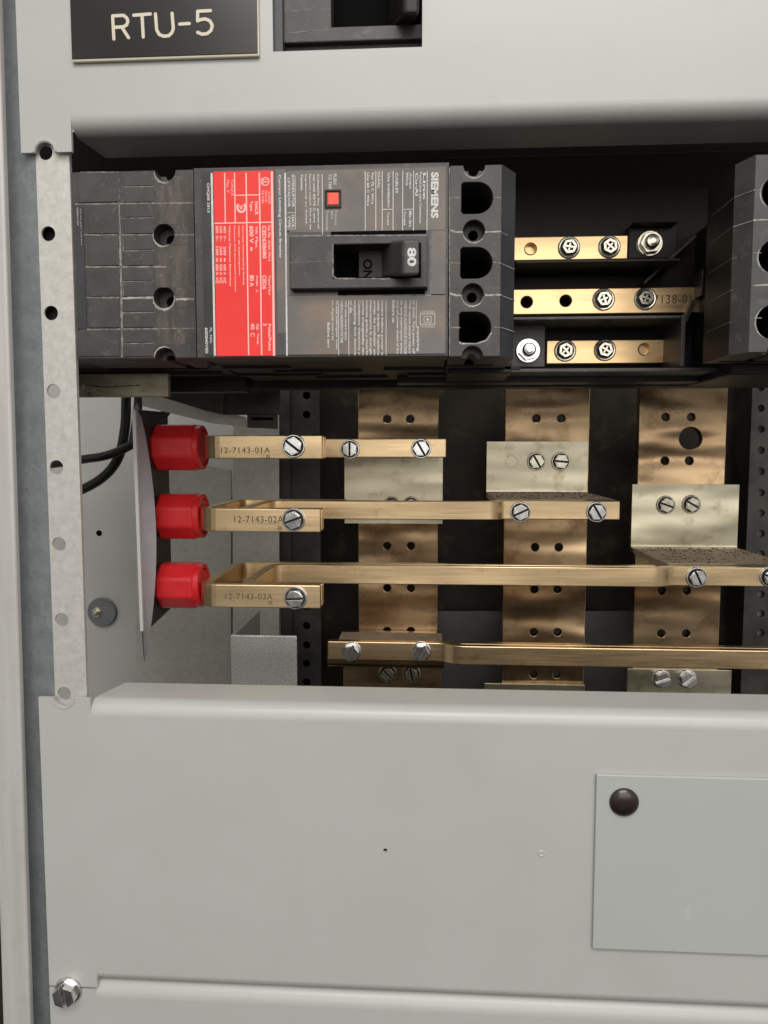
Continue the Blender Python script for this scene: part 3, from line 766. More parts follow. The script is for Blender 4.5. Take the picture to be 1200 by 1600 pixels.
# --- escutcheon and handle
YE = 283.5
b = MB().use(BLACK)
outr = rectw(453, 368, 668, 450, YE)
win = rectw(520, 381, 657, 435, YE)
b.plate(outr, [win], YE, YM+1, .35)
b.use(VOID); b.pbox(517, 360.5, 666, 366.5, YM-.12, YM+.1); b.pbox(528, 450, 664, 460.5, YM-.12, YM+.1)
es = b.build('escutcheon', bk)
b = MB().use(DUST)
b.seam([(453, 368.5), (667, 367.5)], YE, .45, jit=.25); b.seam([(528, 462), (673, 461.5)], YM, .45, jit=.2); b.seam([(520, 381), (520, 431), (526, 435.5), (610, 435.5)], YE, .5, jit=.3)
b.seam([(453, 410), (519, 408)], YE, .15); b.seam([(673, 366), (673, 459)], YM, .25, jit=.2)
b.build('edge_dust', es)
# recess walls and floor (slider with ON)
b = MB().use(BLACK2)
x0, z0 = W(520, 381, YE); x1, z1 = W(657, 435, YE)
b.use(VOID).box(x0-.5, x1+.5, YM+10, YM+11, z1-.5, z0+.5)
for q in ((x0-1, x0, z1-1, z0+1), (x1, x1+1, z1-1, z0+1)): b.use(BLACK2).box(q[0], q[1], YM-.3, YM+10, q[2], q[3])
b.box(x0, x1, YM-.3, YM+10, z0, z0+1); b.box(x0, x1, YM-.3, YM+10, z1-1, z1)
b.build('handle_recess', bk)
b = MB().use(BLACK2); b.pbox(560, 390, 602, 434, YM+4, YM+6)
sl = b.build('slider', bk, bevel=.3)
b = MB().use(VOID); b.text('ON', 567, 405, 582, 436, YM+3.95, weight=.03); b.build('lettering', sl)
# handle: leaning block
b = MB().use(BLACK)
xh0, zh0 = W(629, 374, 273); xh1, zh1 = W(656, 430, 273)
xb0, zb0 = W(590, 378, 296); xb1_, zb1_ = W(632, 434, 296)
vs = [(xh0, 273, zh1), (xh1, 273, zh1), (xh1, 273, zh0), (xh0, 273, zh0), (xb0, 296, zb1_), (xb1_, 296, zb1_), (xb1_, 296, zb0), (xb0, 296, zb0)]
b.add(vs, [(0, 1, 2, 3), (7, 6, 5, 4), (0, 4, 5, 1), (1, 5, 6, 2), (2, 6, 7, 3), (3, 7, 4, 0)])
hd = b.build('toggle_handle', bk, bevel=1.1, seg=4)
b = MB().use(WHITE); b.text('80', 636.5, 387, 650.5, 416, 272.93, weight=.035); b.build('lettering', hd)
# trip button
b = MB().use(BLACK2); o_ = rectw(507, 296, 533, 325, YM-.5); b.plate(o_, [rectw(510.5, 299.5, 530, 321, YM-.5)], YM-.6, YM-.1)
tb = b.build('trip_button_frame', bk, bevel=.15)
b = MB().use(BUTTON); b.pbox(512, 300.5, 529, 320, YM-.4, YM+1)
b.build('trip_button', tb, bevel=.3)

# --- load side block (right)
def load_block(parent, x0p, x1p, ytp, ybp, openings, wl, chx, flip, ymin=YM, chm=None, bd=60):
    b = MB().use(BLACK)
    x0, _ = W(x0p, (ytp+ybp)/2, ymin); x1, _ = W(x1p, (ytp+ybp)/2, ymin); zt = W((x0p+x1p)/2, ytp, ymin)[1]; zb = W((x0p+x1p)/2, ybp, ymin)[1]
    dsh = [dshape(*o_, ymin, flip) for o_ in openings]
    r1, r2 = 4.1, 2.0
    b.plate(edge_outline(x0, x1, zt, zb, [wl[0], wl[-1]], ymin, 4.0), dsh+[circle(*W(a, c, ymin), r1) for a, c in wl[1:-1]], ymin, ymin+6, .25)
    b.plate(edge_outline(x0, x1, zt, zb, [wl[0], wl[-1]], ymin, 2.0), dsh+[circle(*W(a, c, ymin), r2) for a, c in wl[1:-1]], ymin+6, ymin+26)
    b.use(VOID).box(x0+.2, x1-.2, ymin+26, ymin+30, zb+.2, zt-.2)
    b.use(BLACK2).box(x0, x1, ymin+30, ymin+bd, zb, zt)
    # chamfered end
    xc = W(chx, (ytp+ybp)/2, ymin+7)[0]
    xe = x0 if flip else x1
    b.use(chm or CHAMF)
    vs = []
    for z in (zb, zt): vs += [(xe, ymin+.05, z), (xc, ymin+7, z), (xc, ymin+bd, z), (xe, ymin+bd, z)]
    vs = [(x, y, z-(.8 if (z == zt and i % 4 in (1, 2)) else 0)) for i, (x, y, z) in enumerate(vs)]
    b.add(vs, [(0, 4, 5, 1), (0, 1, 2, 3), (4, 7, 6, 5)]); b.use(SHADEK if flip else BLACK2).add(vs, [(1, 5, 6, 2)])
    o = b.build('load_side_block', parent)
    return o, x0, x1, zt, zb, xc
openings = [(721, 285, 770, 333.5), (719.5, 386.5, 769, 435), (717.5, 487.5, 767, 536)]
wl = [(741, 262), (740.5, 361), (738.5, 460), (738, 557)]
load_block(bk, 702, 783, 258, 557, openings, wl, 804, False)
b = MB().use(DUST)
for yy_, w_ in ((309, .3), (411, .35), (512, .35)):
    b.seam([(704, yy_), (719, yy_)], YM, w_); b.seam([(771, yy_-1), (783, yy_)], YM, w_)
b.use(DUSTW)
for yy_, w_ in ((362.5, .55), (461.5, .7)):
    b.seam([(703, yy_-3), (712, yy_), (722, yy_)], YM, w_); b.seam([(758, yy_), (783, yy_-1)], YM, w_)
ringdust(740.5, 361, 16.5, YM, 180, 345, .45); ringdust(738.5, 460, 16.5, YM, 180, 350, .55); ringdust(741, 260, 16, YM, 200, 340, .45)
b.seam([(718, 534), (720, 537), (745, 537), (760, 532), (768, 520)], YM, .55, jit=.2)
b.use(DUST).seam([(702.5, 262), (702.5, 555)], YM, .3)
b.build('seam_dust', bk)
# pole seams on the chamfer
b = MB().use(DUST)
for yy_ in (312, 364, 413, 463, 513):
    xs0, zs0 = W(783.5, yy_-2, YM); xs1 = W(804, yy_, YM+7)[0]
    b.add([(xs0, YM-.02, zs0), (xs0, YM-.02, zs0-.35), (xs1+.05, YM+6.95, zs0-.9), (xs1+.05, YM+6.95, zs0-.55)], [(0, 1, 2, 3)])
b.build('chamfer_seam', bk)

# --- right-hand breaker
rb = thing('circuit_breaker', 'black circuit breaker end with half-round terminal openings, cut off at the right edge', 'circuit breaker', base(1250, 550, YM))
op2 = [(1192, 274, 1245, 327), (1187, 374, 1241, 427), (1183, 476, 1237, 530)]
wl2 = [(1225, 243), (1224, 350), (1220, 450), (1216, 552)]
o, X0, X1, ZT, ZBt, XCn = load_block(rb, 1179-4, 1330, 240, 550, op2, wl2, 1148-4, True, chm=BLACK, bd=34)
b = MB().use(BLACK); b.box(X1+.3, X1+90, YM-.3, YM+60, ZBt, ZT); b.build('case', rb, bevel=.5)
b = MB().use(DUST)
for yy_, w_ in ((297, .3), (395, .3), (497, .3)): b.seam([(1177, yy_), (1190, yy_)], YM, w_)
b.use(DUSTW)
for yy_ in (344, 446): b.seam([(1177, yy_), (1200, yy_-1)], YM, .5)
ringdust(1218, 300, 27, YM, 150, 230, .35); ringdust(1214, 401, 27, YM, 150, 240, .4); ringdust(1210, 503, 27, YM, 130, 240, .4)
xs1 = XCn
for yy_ in (297, 344, 395, 446, 497):
    xs0, zs0 = W(1176, yy_, YM)
    b.use(DUSTW if yy_ in (344,) else DUST).add([(xs0, YM-.02, zs0), (xs0, YM-.02, zs0-.3), (xs1-.03, YM+6.95, zs0-.4), (xs1-.03, YM+6.95, zs0-.1)], [(0, 1, 2, 3)])
    b.use(DUST).add([(xs1-.04, YM+7.1, zs0-.1), (xs1-.04, YM+7.1, zs0-.28), (xs1-.04, YM+30, zs0-.3), (xs1-.04, YM+30, zs0-.18)], [(0, 1, 2, 3)])
b.build('seam_dust', rb)
# base foot of right breaker
b = MB().use(BLACK2); b.box(XCn+15, XCn+200, YM+42, YM+96, ZBt-4, ZT-2); b.build('foot', rb, bevel=.6)

# --- breaker behind the upper cover opening
ub = thing('circuit_breaker', 'black breaker with a thick toggle, showing through the cut-out of the upper cover', 'circuit breaker', base(543, 75, YC))
b = MB().use(BLACK)
ot = rectw(432, -150, 668, 64, 303)
b.plate(ot, [rectw(517, -150+6, 658, 40, 303)], 303, 312)
b.pbox(444, 62, 668, 92, 306, 330)
b.use(CHAMF); b.pbox(418, -160, 441, 92, 300, 330)
b.use(VOID).pbox(490, -170, 680, 60, 316, 318)
for q in ((508, 514), (661, 667)): b.use(BLACK2).pbox(q[0], -150, q[1], 46, 312.2, 316)
b.build('case', ub, bevel=.5)
b = MB().use(BLACK2)
xq0, zq0 = W(630, -60, 291); xq1, zq1 = W(655, 22, 291); xw0, zw0 = W(606, -70, 311); xw1, zw1 = W(650, 42, 311)
b.add([(xq0, 291, zq1), (xq1, 291, zq1), (xq1, 291, zq0), (xq0, 291, zq0), (xw0, 311, zw1), (xw1, 311, zw1), (xw1, 311, zw0), (xw0, 311, zw0)],
      [(0, 1, 2, 3), (7, 6, 5, 4), (0, 4, 5, 1), (1, 5, 6, 2), (2, 6, 7, 3), (3, 7, 4, 0)])
b.build('toggle_handle', ub, bevel=1.6, seg=4)
b = MB().use(DUST); b.seam([(446, 52), (516, 46)], 303, .25, jit=.2); b.seam([(446, 18), (516, 14)], 303, .2); b.build('seam_dust', ub)

# ================================================================== MOUNTING BASE with brass stabs
YP = 371
mb = thing('insulating_block', 'black moulded insulating block with ribs, between the two large breakers', 'block', base(930, 600, 390))
BASEK = mat('deep_black_moulding', (.016, .014, .0125), (.022, .019, .017), rough=.5, spec=.25)
b = MB().use(BASEK)
b.pbox(-60, 205, 330, 300, 396, 410)  # added dark sheet, keeps the gap behind the upper cover's edge black
b.pbox(331, 215, 1500, 604, 396, 410)
b.pbox(690, 236, 1500, 596, 379, 396)
b.build('back_plate', mb, bevel=.5)
b = MB().use(BLACK)
def rib(a, c, e, f_, y0, y1, m_=BLACK2): b.use(m_).pbox(a, c, e, f_, y0, y1)
rib(806, 405, 1064, 410, 352, 380, BLACK2)
rib(795, 494, 1064, 499, 346, 380, BLACK)
rib(1064, 492, 1071, 573, 346, 380, BLACK)
rib(795, 575, 1150, 581, 346, 380, BLACK)
rib(1096, 420, 1100, 462, 362, 380, BLACK)
rib(990, 345, 1060, 348, 366, 380, BLACK2)
rib(1100, 495, 1104, 575, 362, 380, BLACK2)
b.build('rib', mb, bevel=.4)
b = MB().use(BLACK); b.pbox(797, 502, 852, 574, 360, 379); b.build('boss', mb, bevel=.5)
b = MB().use(BLACK2); b.pbox(982, 352, 1058, 404, 374, 380); b.build('boss', mb, bevel=.5)
# slanting barriers going back under the right breaker
b = MB().use(BLACK)
for (pa, pb_, w_) in (((1086, 366), (1004, 441), 1.0), ((1082, 467), (1066, 500), 1.6)):
    A_ = W(*pa, 366); B_ = W(*pb_, 368)
    b.prism([A_, (A_[0]+w_, A_[1]-w_), (B_[0]+w_, B_[1]-w_), B_], 366, 379)
b.build('barrier', mb, bevel=.2)
b = MB().use(BLACK2); b.pbox(620, 583, 1500, 596, 366, 378.6); b.pbox(700, 566, 800, 583, 330, 378.5); b.build('lower_lip', mb, bevel=.4)
o = screw(mb, 1015, 381, 373.5, 19, 'bolt', ZINCD, 15, 'stud'); o = screw(mb, 825, 548, 359.5, 18.5, 'bolt', ZINC, 5, 'stud')

def stab(label, a, c, e, f_, holes_open, holes_lined, screws, xx='connector strips on the black base'):
    x_, z_ = W((a+e)/2, f_, YP)
    t = thing('connector_strip', label, 'busbar', (x_, YP, z_), xx)
    b = MB().use(GOLD)
    rc = rectw(a, c, e, f_, YP)
    b.plate(rc, [pc(p, q, 8.6, YP, 24) for p, q in holes_open+holes_lined], YP, YP+7, .4)
    b.build('strip', t)
    for p, q in holes_lined:
        b = MB().use(GOLD); x0, z0 = W(p, q, YP+5); b.lathe((x0, YP+4, z0), [(2.9, 0), (2.9, .8)], n=20); b.build('hole_liner', t)
    for p, q in holes_open:
        b = MB().use(VOID); x0, z0 = W(p, q, YP+5); b.lathe((x0, YP+6.4, z0), [(2.9, 0), (2.9, .4)], n=20); b.build('hole_liner', t)
    for p, q, an in screws: screw(t, p, q, YP-.05, 16.5, 'combo', ZINCD, an)
    return t
stab('upper short brass strip with one empty hole and two screws', 800, 369, 981, 406, [], [(829, 389)], [(889, 387, 10), (952, 386, 40)])
t = stab('long middle brass strip with two black holes and stamped digits 7138', 796, 450, 1098, 490, [(823, 472), (884, 470)], [], [(943, 468, 70), (1008, 467, 20)])
b = MB().use(STAMP); b.text('7138-01', 1022, 461, 1080, 474, YP-.05, rot=False, sp=1.15); b.build('lettering', t)
stab('lower brass strip with a reddish hole at its right end', 854, 531, 1038, 568, [], [(1007, 546)], [(883, 548, 50), (945, 547, 30)])

# ================================================================== BUSBARS
YV = 545
def busbar(label, xl, xr, holes, big=None):
    zt = W(700, 560, YV)[1]; zb = W(700, 1190, YV)[1]
    x0 = W(xl, 900, YV)[0]; x1 = W(xr, 900, YV)[0]
    b = MB().use(BUS)
    hs = [circle(*W(p, q, YV), 2.9, 20) for p, q in holes]
    if big: hs.append(circle(*W(big[0], big[1], YV), big[2]*YV/F, 36))
    b.plate([(x0, zb), (x1, zb), (x1, zt), (x0, zt)], hs, YV, YV+7, .5)
    o = b.build('busbar')
    return tag(o, label, 'busbar', 'upright busbars at the back')
busbar('leftmost tall tarnished copper busbar, behind the shortest connector bar', 560, 684, [(605, 655), (641, 655), (605, 853), (642, 853), (605, 919), (642, 919), (605, 986), (642, 986)])
busbar('middle tall tarnished copper busbar with dark stains', 786, 916, [(838, 654), (877, 654), (836, 855), (873, 855), (835, 921), (871, 921), (834, 988), (871, 988), (834, 1054), (870, 1054)])
busbar('rightmost copper busbar with a large round hole near its top', 992, 1127, [(1040, 652), (1080, 652), (1039, 720), (1077, 720), (1034, 923), (1073, 923), (1033, 990), (1072, 990)], (1079, 685, 17))

# ================================================================== BRACKETS
YK = 541; YFb = 447.8
BZ = [W(410, q_, 372)[1]-1.9 for q_ in (680, 795, 914)]
def bracket(label, xl, xr, pyshelf, pyplate, zfront_lip, screws, mt=PLATED, kn=None, smt=ZINCD, zs_=None):
    """pyshelf: shelf level as seen on the plate plane; pyplate: far edge of the upright plate; lip: height of the front lip in mm (+ up, - down)"""
    x0 = W(xl, pyshelf, YK)[0]; x1 = W(xr, pyshelf, YK)[0]; zs = W((xl+xr)/2, pyshelf, YK)[1]; zp = W((xl+xr)/2, pyplate, YK)[1]
    if zs_ is not None: zs = zs_
    t = thing('bracket', label, 'bracket', ((x0+x1)/2, YK, min(zs, zp)), 'brackets bolted to the upright busbars')
    b = MB().use(mt); zpath(b, rounded([(YK+1.9, zp), (YK+1.9, zs), (YK-6, zs)], 3), x0, x1, 3.6)
    b.use(SHELF); zpath(b, [(YK-6, zs), (YFb+14, zs)], x0, x1, 3.6)
    b.use(mt); zpath(b, rounded([(YFb+14, zs), (YFb+9, zs), (YFb+9, zs+zfront_lip)], 2.5), x0, x1, 3.6)
    o = b.build('plate', t); fixn(o)
    for p, q, an, kd in screws: screw(t, p, q, YK, 14.2, kd, smt, an)
    if kn:
        x_, z_ = W(kn[0], kn[1], YK); b = MB().use(mt)
        b.lathe((x_, YK, z_), [(4.6, 0), (4.5, -.45), (4.0, -.45), (3.9, -.05)], n=26); b.f = b.f[:-2]; b.m = b.m[:-2]; b.build('knockout', t)
    return t
bracket('brushed grey-gold bracket hanging below the shortest connector bar', 538, 692, 701, 818, -9, [(612, 790, 80, 'slot'), (642, 790, 35, 'slot')], zs_=BZ[0])
bracket('pale bracket with two slotted screws on the middle busbar', 760, 917, 764, 690, -10, [(838, 721, 60, 'slot'), (876, 721, 5, 'slot')], kn=(800, 721), zs_=BZ[1])
bracket('wide bracket with two slotted screws below the large round hole', 986, 1152, 848, 757, -10, [(1040, 789, 20, 'slot'), (1080, 788, 30, 'slot')], zs_=BZ[2])
t = bracket('dark lower left bracket holding the end of the lowest bar', 536, 690, 989, 1100, 6, [(606, 1052, 45, 'slot'), (643, 1052, 80, 'slot')], mt=BUS)
b = None
x0 = W(980, 1060, YK)[0]; x1 = W(1143, 1060, YK)[0]
t = thing('bracket', 'bracket with two shiny hex screws below the lowest bar at right', 'bracket', ((x0+x1)/2, YK, W(1060, 1110, YK)[1]), 'brackets bolted to the upright busbars')
b = MB().use(PLATED); b.box(x0, x1, YK, YK+3.8, W(1060, 1046, YK)[1], W(1060, 1110, YK)[1]); b.build('plate', t, bevel=.3)
screw(t, 1033, 1060, YK, 14.5, 'hexslot', ZINC, -20); screw(t, 1073, 1060, YK, 14.5, 'hexslot', ZINC, -40)
b = MB().use(PLATED); x0 = W(757, 1072, YK)[0]; x1 = W(914, 1072, YK)[0]; b.box(x0, x1, YK, YK+3.8, W(830, 1069, YK)[1], W(830, 1120, YK)[1])
tag(b.build('bracket', bevel=.3), 'thin top edge of a bracket just above the lower cover, on the middle busbar', 'bracket', 'brackets bolted to the upright busbars')

def flecks(t, x0, x1, zt, n):
    b = MB().use(mat('rusty_grit', (.05, .032, .02), (.20, .14, .09), rough=.9, scale=900))
    for k in range(n):
        x = rnd.uniform(x0+2, x1-2); y = 460+76*(1-rnd.random()**1.5); r_ = rnd.uniform(.2, .75)
        b.box(x-r_, x+r_*rnd.uniform(.4, 1), y-r_, y+r_*rnd.uniform(.3, 1), zt, zt+rnd.uniform(.15, .5))
    tag(b.build('rusty_grit'), t, 'grit', kind='stuff')
flecks('rusty grit lying on the middle bracket shelf', W(760, 764, YK)[0], W(917, 764, YK)[0], BZ[1]+1.85, 130)
flecks('rusty grit lying on the wide right bracket shelf', W(986, 848, YK)[0], W(1152, 848, YK)[0], BZ[2]+1.85, 200)

# ================================================================== CONNECTOR BARS
YF_ = 372; T = 5.6
def X(px, py, y): return W(px, py, y)[0]
def Z(px, py, y): return W(px, py, y)[1]
def stamp(t, lines, y):
    b = MB().use(STAMP)
    for s_, a, c, e, f_ in lines: b.text(s_, a, c, e, f_, y, rot=False, weight=0, sp=1.1)
    b.build('lettering', t)
def connector(label, zpx, xleft, xright, long_path, inner_path, screws_f, screws_b, st, mt=BRASS):
    z1 = Z(410, zpx[0], YF_); z0 = Z(410, zpx[1], YF_)
    t = thing('connector_bar', label, 'busbar', (X(410, 800, YF_), YF_+3, z0), 'connector bars running to the busbars')
    b = MB().use(mt)
    xpath(b, rounded(long_path, 8, 7), z0, z1, T)
    o = b.build('front_bar', t, bevel=.5); fixn(o)
    if inner_path:
        b = MB().use(mt); xpath(b, rounded(inner_path, 8, 7), z0+.3, z1-.3, T); o = b.build('rear_bar', t, bevel=.5); fixn(o)
    for p, q, y, rp, an in screws_f: screw(t, p, q, y, rp, 'slot', ZINC, an)
    stamp(t, st, YF_-.05)
    return t
c = YF_+T/2; c2 = c+T+.1
# bar 1 (shortest)
yl = 449
xo1 = X(311, 700, YF_)
p_out = [(X(503, 698, YF_), c), (xo1+T/2, c), (xo1+T/2, c+22)]
t = connector('shortest connector bar, top of the three, stamped 12-7143-01A', (680, 717), 0, 0, p_out,
              [(X(508, 698, c2), c2), (X(400, 698, c2), c2), (X(400, 698, c2), yl+T/2), (X(697, 700, yl), yl+T/2)],
              [(459, 697, YF_, 18.5, 38), (547, 702, yl, 15, 90), (658, 701, yl, 15.5, 60)], [],
              [('12-7143-01A', 345, 699, 422, 708, ), ('B', 416, 711, 422, 717)])
# bar 2
yA = 443
xl2 = X(305, 812, YF_)+T/2
t = connector('middle-length connector bar stamped 12-7143-02A, joining the middle busbar', (795, 831), 0, 0,
              [(X(500, 812, YF_), c), (xl2, c), (xl2, yA+T+.1+T/2), (X(540, 800, yA), yA+T+.1+T/2)],
              [(X(505, 812, c2), c2), (X(379, 812, c2), c2), (X(379, 812, c2), yA+T/2), (X(770, 800, yA), yA+T/2), (X(783, 800, yA), yA+T+.2+T/2), (X(969, 800, 448), yA+T+.2+T/2)],
              [(459, 812, YF_, 18.5, -20), (813, 800, yA+T+.2, 16, -25), (932, 800, yA+T+.2, 16, 60)], [],
              [('12-7143-02A', 366, 806, 443, 817), ('B', 435, 822, 441, 829)])
# bar 3
xl3 = X(306, 932, YF_)+T/2
t = connector('longest connector bar stamped 12-7143-03A, running out past the right edge', (914, 950), 0, 0,
              [(X(500, 932, YF_), c), (xl3, c), (xl3, yA+T+.1+T/2), (X(1030, 900, yA), yA+T+.1+T/2)],
              [(X(505, 932, c2), c2), (X(385, 932, c2), c2), (X(385, 932, c2), yA+T/2), (X(1030, 900, yA), yA+T/2), (X(1050, 900, yA), yA+T+.2+T/2), (X(1262, 900, 448), yA+T+.2+T/2)],
              [(462, 934, YF_, 18.5, -3), (1088, 902, yA+T+.2, 16, 65), (1203, 901, yA+T+.2, 16, 20)], [],
              [('12-7143-03A', 352, 927, 426, 937), ('B', 420, 939, 426, 945)])
# bar 4 (lowest)
y4 = 449
z1 = Z(605, 1003.5, y4); z0 = Z(605, 1032, y4)
t = thing('connector_bar', 'lowest brass bar, unstamped, with two screws at its left end', 'busbar', (X(605, 1020, y4), y4+3, z0), 'connector bars running to the busbars')
b = MB().use(BRASS); xpath(b, rounded([(X(512, 1018, y4), y4+T/2), (X(694, 1018, y4), y4+T/2), (X(716, 1020, y4), y4-T/2-1), (X(1500, 1020, y4), y4-T/2-1)], 4), z0, z1, T)
o = b.build('front_bar', t, bevel=.5); fixn(o)
b = MB().use(BRASS); xpath(b, [(X(700, 1018, y4), y4+T+.1-T/2+.5), (X(1500, 1020, y4), y4+T+.1-T/2+.5)], z0+.3, z1-.3, T); o = b.build('rear_bar', t, bevel=.5); fixn(o)
screw(t, 549, 1018, y4, 15.5, 'hexslot', ZINC, 110); screw(t, 658, 1018, y4, 15.5, 'hexslot', ZINC, -60)

# ================================================================== RED INSULATORS AND BOARD
def cap(label, px0, px1, py0, py1):
    yc_ = 374+13.2; rr = 13.0
    x0 = X(px0, (py0+py1)/2, 376); x1 = X(px1-13, (py0+py1)/2, 390); z = (Z((px0+px1)/2, py0, 377)+Z((px0+px1)/2, py1, 377))/2
    t = thing('red_insulator', label, 'insulator', (x0, yc_, z), 'red insulators beside the mounting board')
    b = MB().use(REDP); n = 8
    def ringp(x, r_): return [(x, yc_+r_*math.cos(R(22.5+45*k)), z+r_*math.sin(R(22.5+45*k))) for k in range(n)]
    rings = [ringp(x0, rr*.86), ringp(x0+2.2, rr*1.0), ringp(x1-1.2, rr), ringp(x1, rr*.95)]
    vs = [v for rg in rings for v in rg]; fs = []
    for i in range(3):
        for k in range(n): fs.append((i*n+k, i*n+(k+1) % n, (i+1)*n+(k+1) % n, (i+1)*n+k))
    fs += [tuple(range(n)), tuple(range(3*n, 4*n))]
    b.add(vs, fs); o = b.build('body', t, bevel=1.7, seg=4, smooth=False); fixn(o)
    b = MB().use(REDP); b.lathe((x1-.2, yc_, z), [(rr*.90, 0), (rr*.90, 2.6), (rr*.84, 3.0), (rr*.74, 3.0), (rr*.70, .6), (.1, .6)], axis='x', n=40)
    o = b.build('end_collar', t, smooth=True); fixn(o)
    b = MB().use(REDP); b.lathe((x1+.3, yc_, z), [(9.0, 0), (9.0, 1.6), (8.2, 2.2)], axis='x', n=24); b.build('stud', t)
cap('top red plastic insulator cap, darkest of the three, holding the 01A bar', 232, 326, 662, 736)
cap('middle red plastic insulator cap, holding the 02A bar', 239, 327, 771, 846)
cap('bottom red plastic insulator cap, holding the 03A bar', 240, 327, 883, 955)
# board
b = MB().use(BOARD)
xq = X(232, 800, 372)
zt_ = Z(215, 640, 362); zb_ = Z(235, 985, 368)
sec = [(362, zt_), (366, zb_), (440, zb_+9), (440, zb_+17), (404, zb_+22), (404, zt_+1)]
n_ = len(sec); vs = [(xq-3, y_, z_) for y_, z_ in sec]+[(xq, y_, z_) for y_, z_ in sec]
b.add(vs, [tuple(range(n_)), tuple(range(2*n_-1, n_-1, -1))]+[(i, (i+1) % n_, n_+(i+1) % n_, n_+i) for i in range(n_)])
o = b.build('insulator_board', bevel=.3); fixn(o); tag(o, 'black insulating board carrying the three red caps', 'board')
# grey flexible sheet
b = MB().use(CARD); n = 24; vs = []
for k in range(n+1):
    s_ = k/n
    py = 628+(1036-628)*s_
    rx = 211+28*math.sin(math.pi*min(1, s_*.93+.03))**.8+10*s_
    lx = 209+14*s_; yl_ = 352; ly = min(py+10, 986+40*s_ if s_ > .98 else py+4)
    lyy = 636+(988-636)*s_
    A_ = W(lx, lyy, yl_); B_ = W(rx, py, 366)
    for j in range(5):
        q = j/4; bow = -3.0*math.sin(math.pi*q)*math.sin(math.pi*s_)
        vs.append((A_[0]+(B_[0]-A_[0])*q+bow*.2, yl_+(366-yl_)*q, A_[1]+(B_[1]-A_[1])*q))
vs2 = [(v[0]-.5, v[1]+.2, v[2]) for v in vs]
N_ = len(vs); fs = []
for k in range(n):
    for j in range(4):
        a = 5*k+j; fs.append((a, a+1, a+6, a+5)); fs.append((N_+a, N_+a+5, N_+a+6, N_+a+1))
for k in range(n):
    for a in (5*k, 5*k+4): fs.append((a, a+5, N_+a+5, N_+a))
b.add(vs+vs2, fs); o = b.build('plastic_sheet', smooth=True); fixn(o); tag(o, 'thin curved grey plastic sheet standing edge-on left of the red caps', 'sheet')
b = MB().use(WALLG); A_ = W(206, 640, 350); B_ = W(219, 986, 350); b.prism([A_, (A_[0]+1.6, A_[1]), (B_[0]+1.4, B_[1]), B_], 350, 351.5)
tag(b.build('edge_strip'), 'narrow straight grey strip along the left edge of the curved sheet', 'strip')

# ================================================================== LEFT INTERIOR
# strap under the breaker
t = thing('support_strap', 'yellowed zinc strap below the left end of the large breaker', 'strap', base(200, 620, 345))
b = MB().use(WOODY); b.pbox(100, 584, 262, 620, 345, 349); b.build('strap', t, bevel=.3)
b = MB().use(VOID); b.seam([(126, 601), (165, 605), (218, 602)], 345, .4, jit=.3, lift=.05); b.build('crack', t)
x_, z_ = W(128, 604, 345); b = MB().use(WOODY); b.lathe((x_, 345, z_), [(1.6, 0), (1.5, -.5), (.9, -.8)], n=18); b.build('rivet', t, smooth=True)
# gutter floor plates (galvanised)
b = MB().use(GALVD)
b.pprism([(212, 705), (361, 735), (361, 1120), (212, 1120)], 560, 562)
tag(b.build('gutter_plate', bevel=.2), 'galvanised plate at the bottom of the gutter, left of the vertical joint', 'plate')
b = MB().use(GALVD); b.pprism([(364, 660), (436, 640), (436, 1120), (364, 1120)], 552, 554)
tag(b.build('gutter_plate', bevel=.2), 'narrow galvanised plate right of the vertical joint, behind the stamped bars', 'plate')
# slanted light strip and dark bracket
b = MB().use(GALV); b.pprism([(222, 617), (250, 619), (320, 634), (384, 652), (384, 667), (330, 661), (244, 640), (222, 634)], 470, 472)
tag(b.build('slanted_strip', bevel=.2), 'pale slanted metal strip above the top red cap', 'strip')
t = thing('dark_bracket', 'dark steel bracket with a hex nut under the large breaker', 'bracket', base(380, 665, 455))
b = MB().use(CHAN); b.pprism([(238, 600), (348, 600), (348, 648), (322, 642), (238, 616)], 440, 444); b.pprism([(350, 600), (436, 600), (436, 648), (350, 648)], 448, 452)
b.pprism([(386, 648), (432, 648), (432, 670), (386, 668)], 446, 450); b.build('plate', t, bevel=.3)
b = MB().use(VOID); b.pbox(392, 652, 427, 656.5, 445.8, 446.6); b.build('slot', t)
screw(t, 406, 622, 448, 11, 'combo', CHAN, 0, 'nut')
# channels
def channel(label, xl, xr, y, hx_, hys, rad, fill, px_mid):
    x0 = W(xl, 850, y)[0]; x1 = W(xr, 850, y)[0]; zt = Z(px_mid, 480, y); zb = Z(px_mid, 1180, y)
    t = thing('slotted_channel', label, 'channel', ((x0+x1)/2, y, zb))
    b = MB().use(CHAN)
    hs = [circle(*W(hx_, q, y), rad*y/F, 18) for q in hys]
    b.plate([(x0, zb), (x1, zb), (x1, zt), (x0, zt)], hs, y, y+2.5)
    b.box(x0, x0+2, y+2.5, y+30, zb, zt); b.build('web', t, bevel=.3)
    b = MB().use(fill); p = W(hx_, 800, y)[0]; b.box(p-6, p+6, y+5, y+6, zb, zt); b.build('hole_backing', t)
channel('dark perforated steel channel left of the copper busbars', 456, 501, 572, 479, [618, 648, 948, 978, 1008, 1037, 1066], 6, VOID, 478)
channel('dark perforated channel at the right edge, its holes showing light', 1166, 1262, 572, 1189, [606, 638, 671, 704, 737, 770, 802, 834, 866, 898, 929, 959, 989], 5.5, SLUG, 1189)
b = MB().use(CHAN); b.pbox(437, 600, 455, 1120, 566, 570); tag(b.build('dark_strip', bevel=.3), 'dark upright steel strip left of the perforated channel', 'strip')
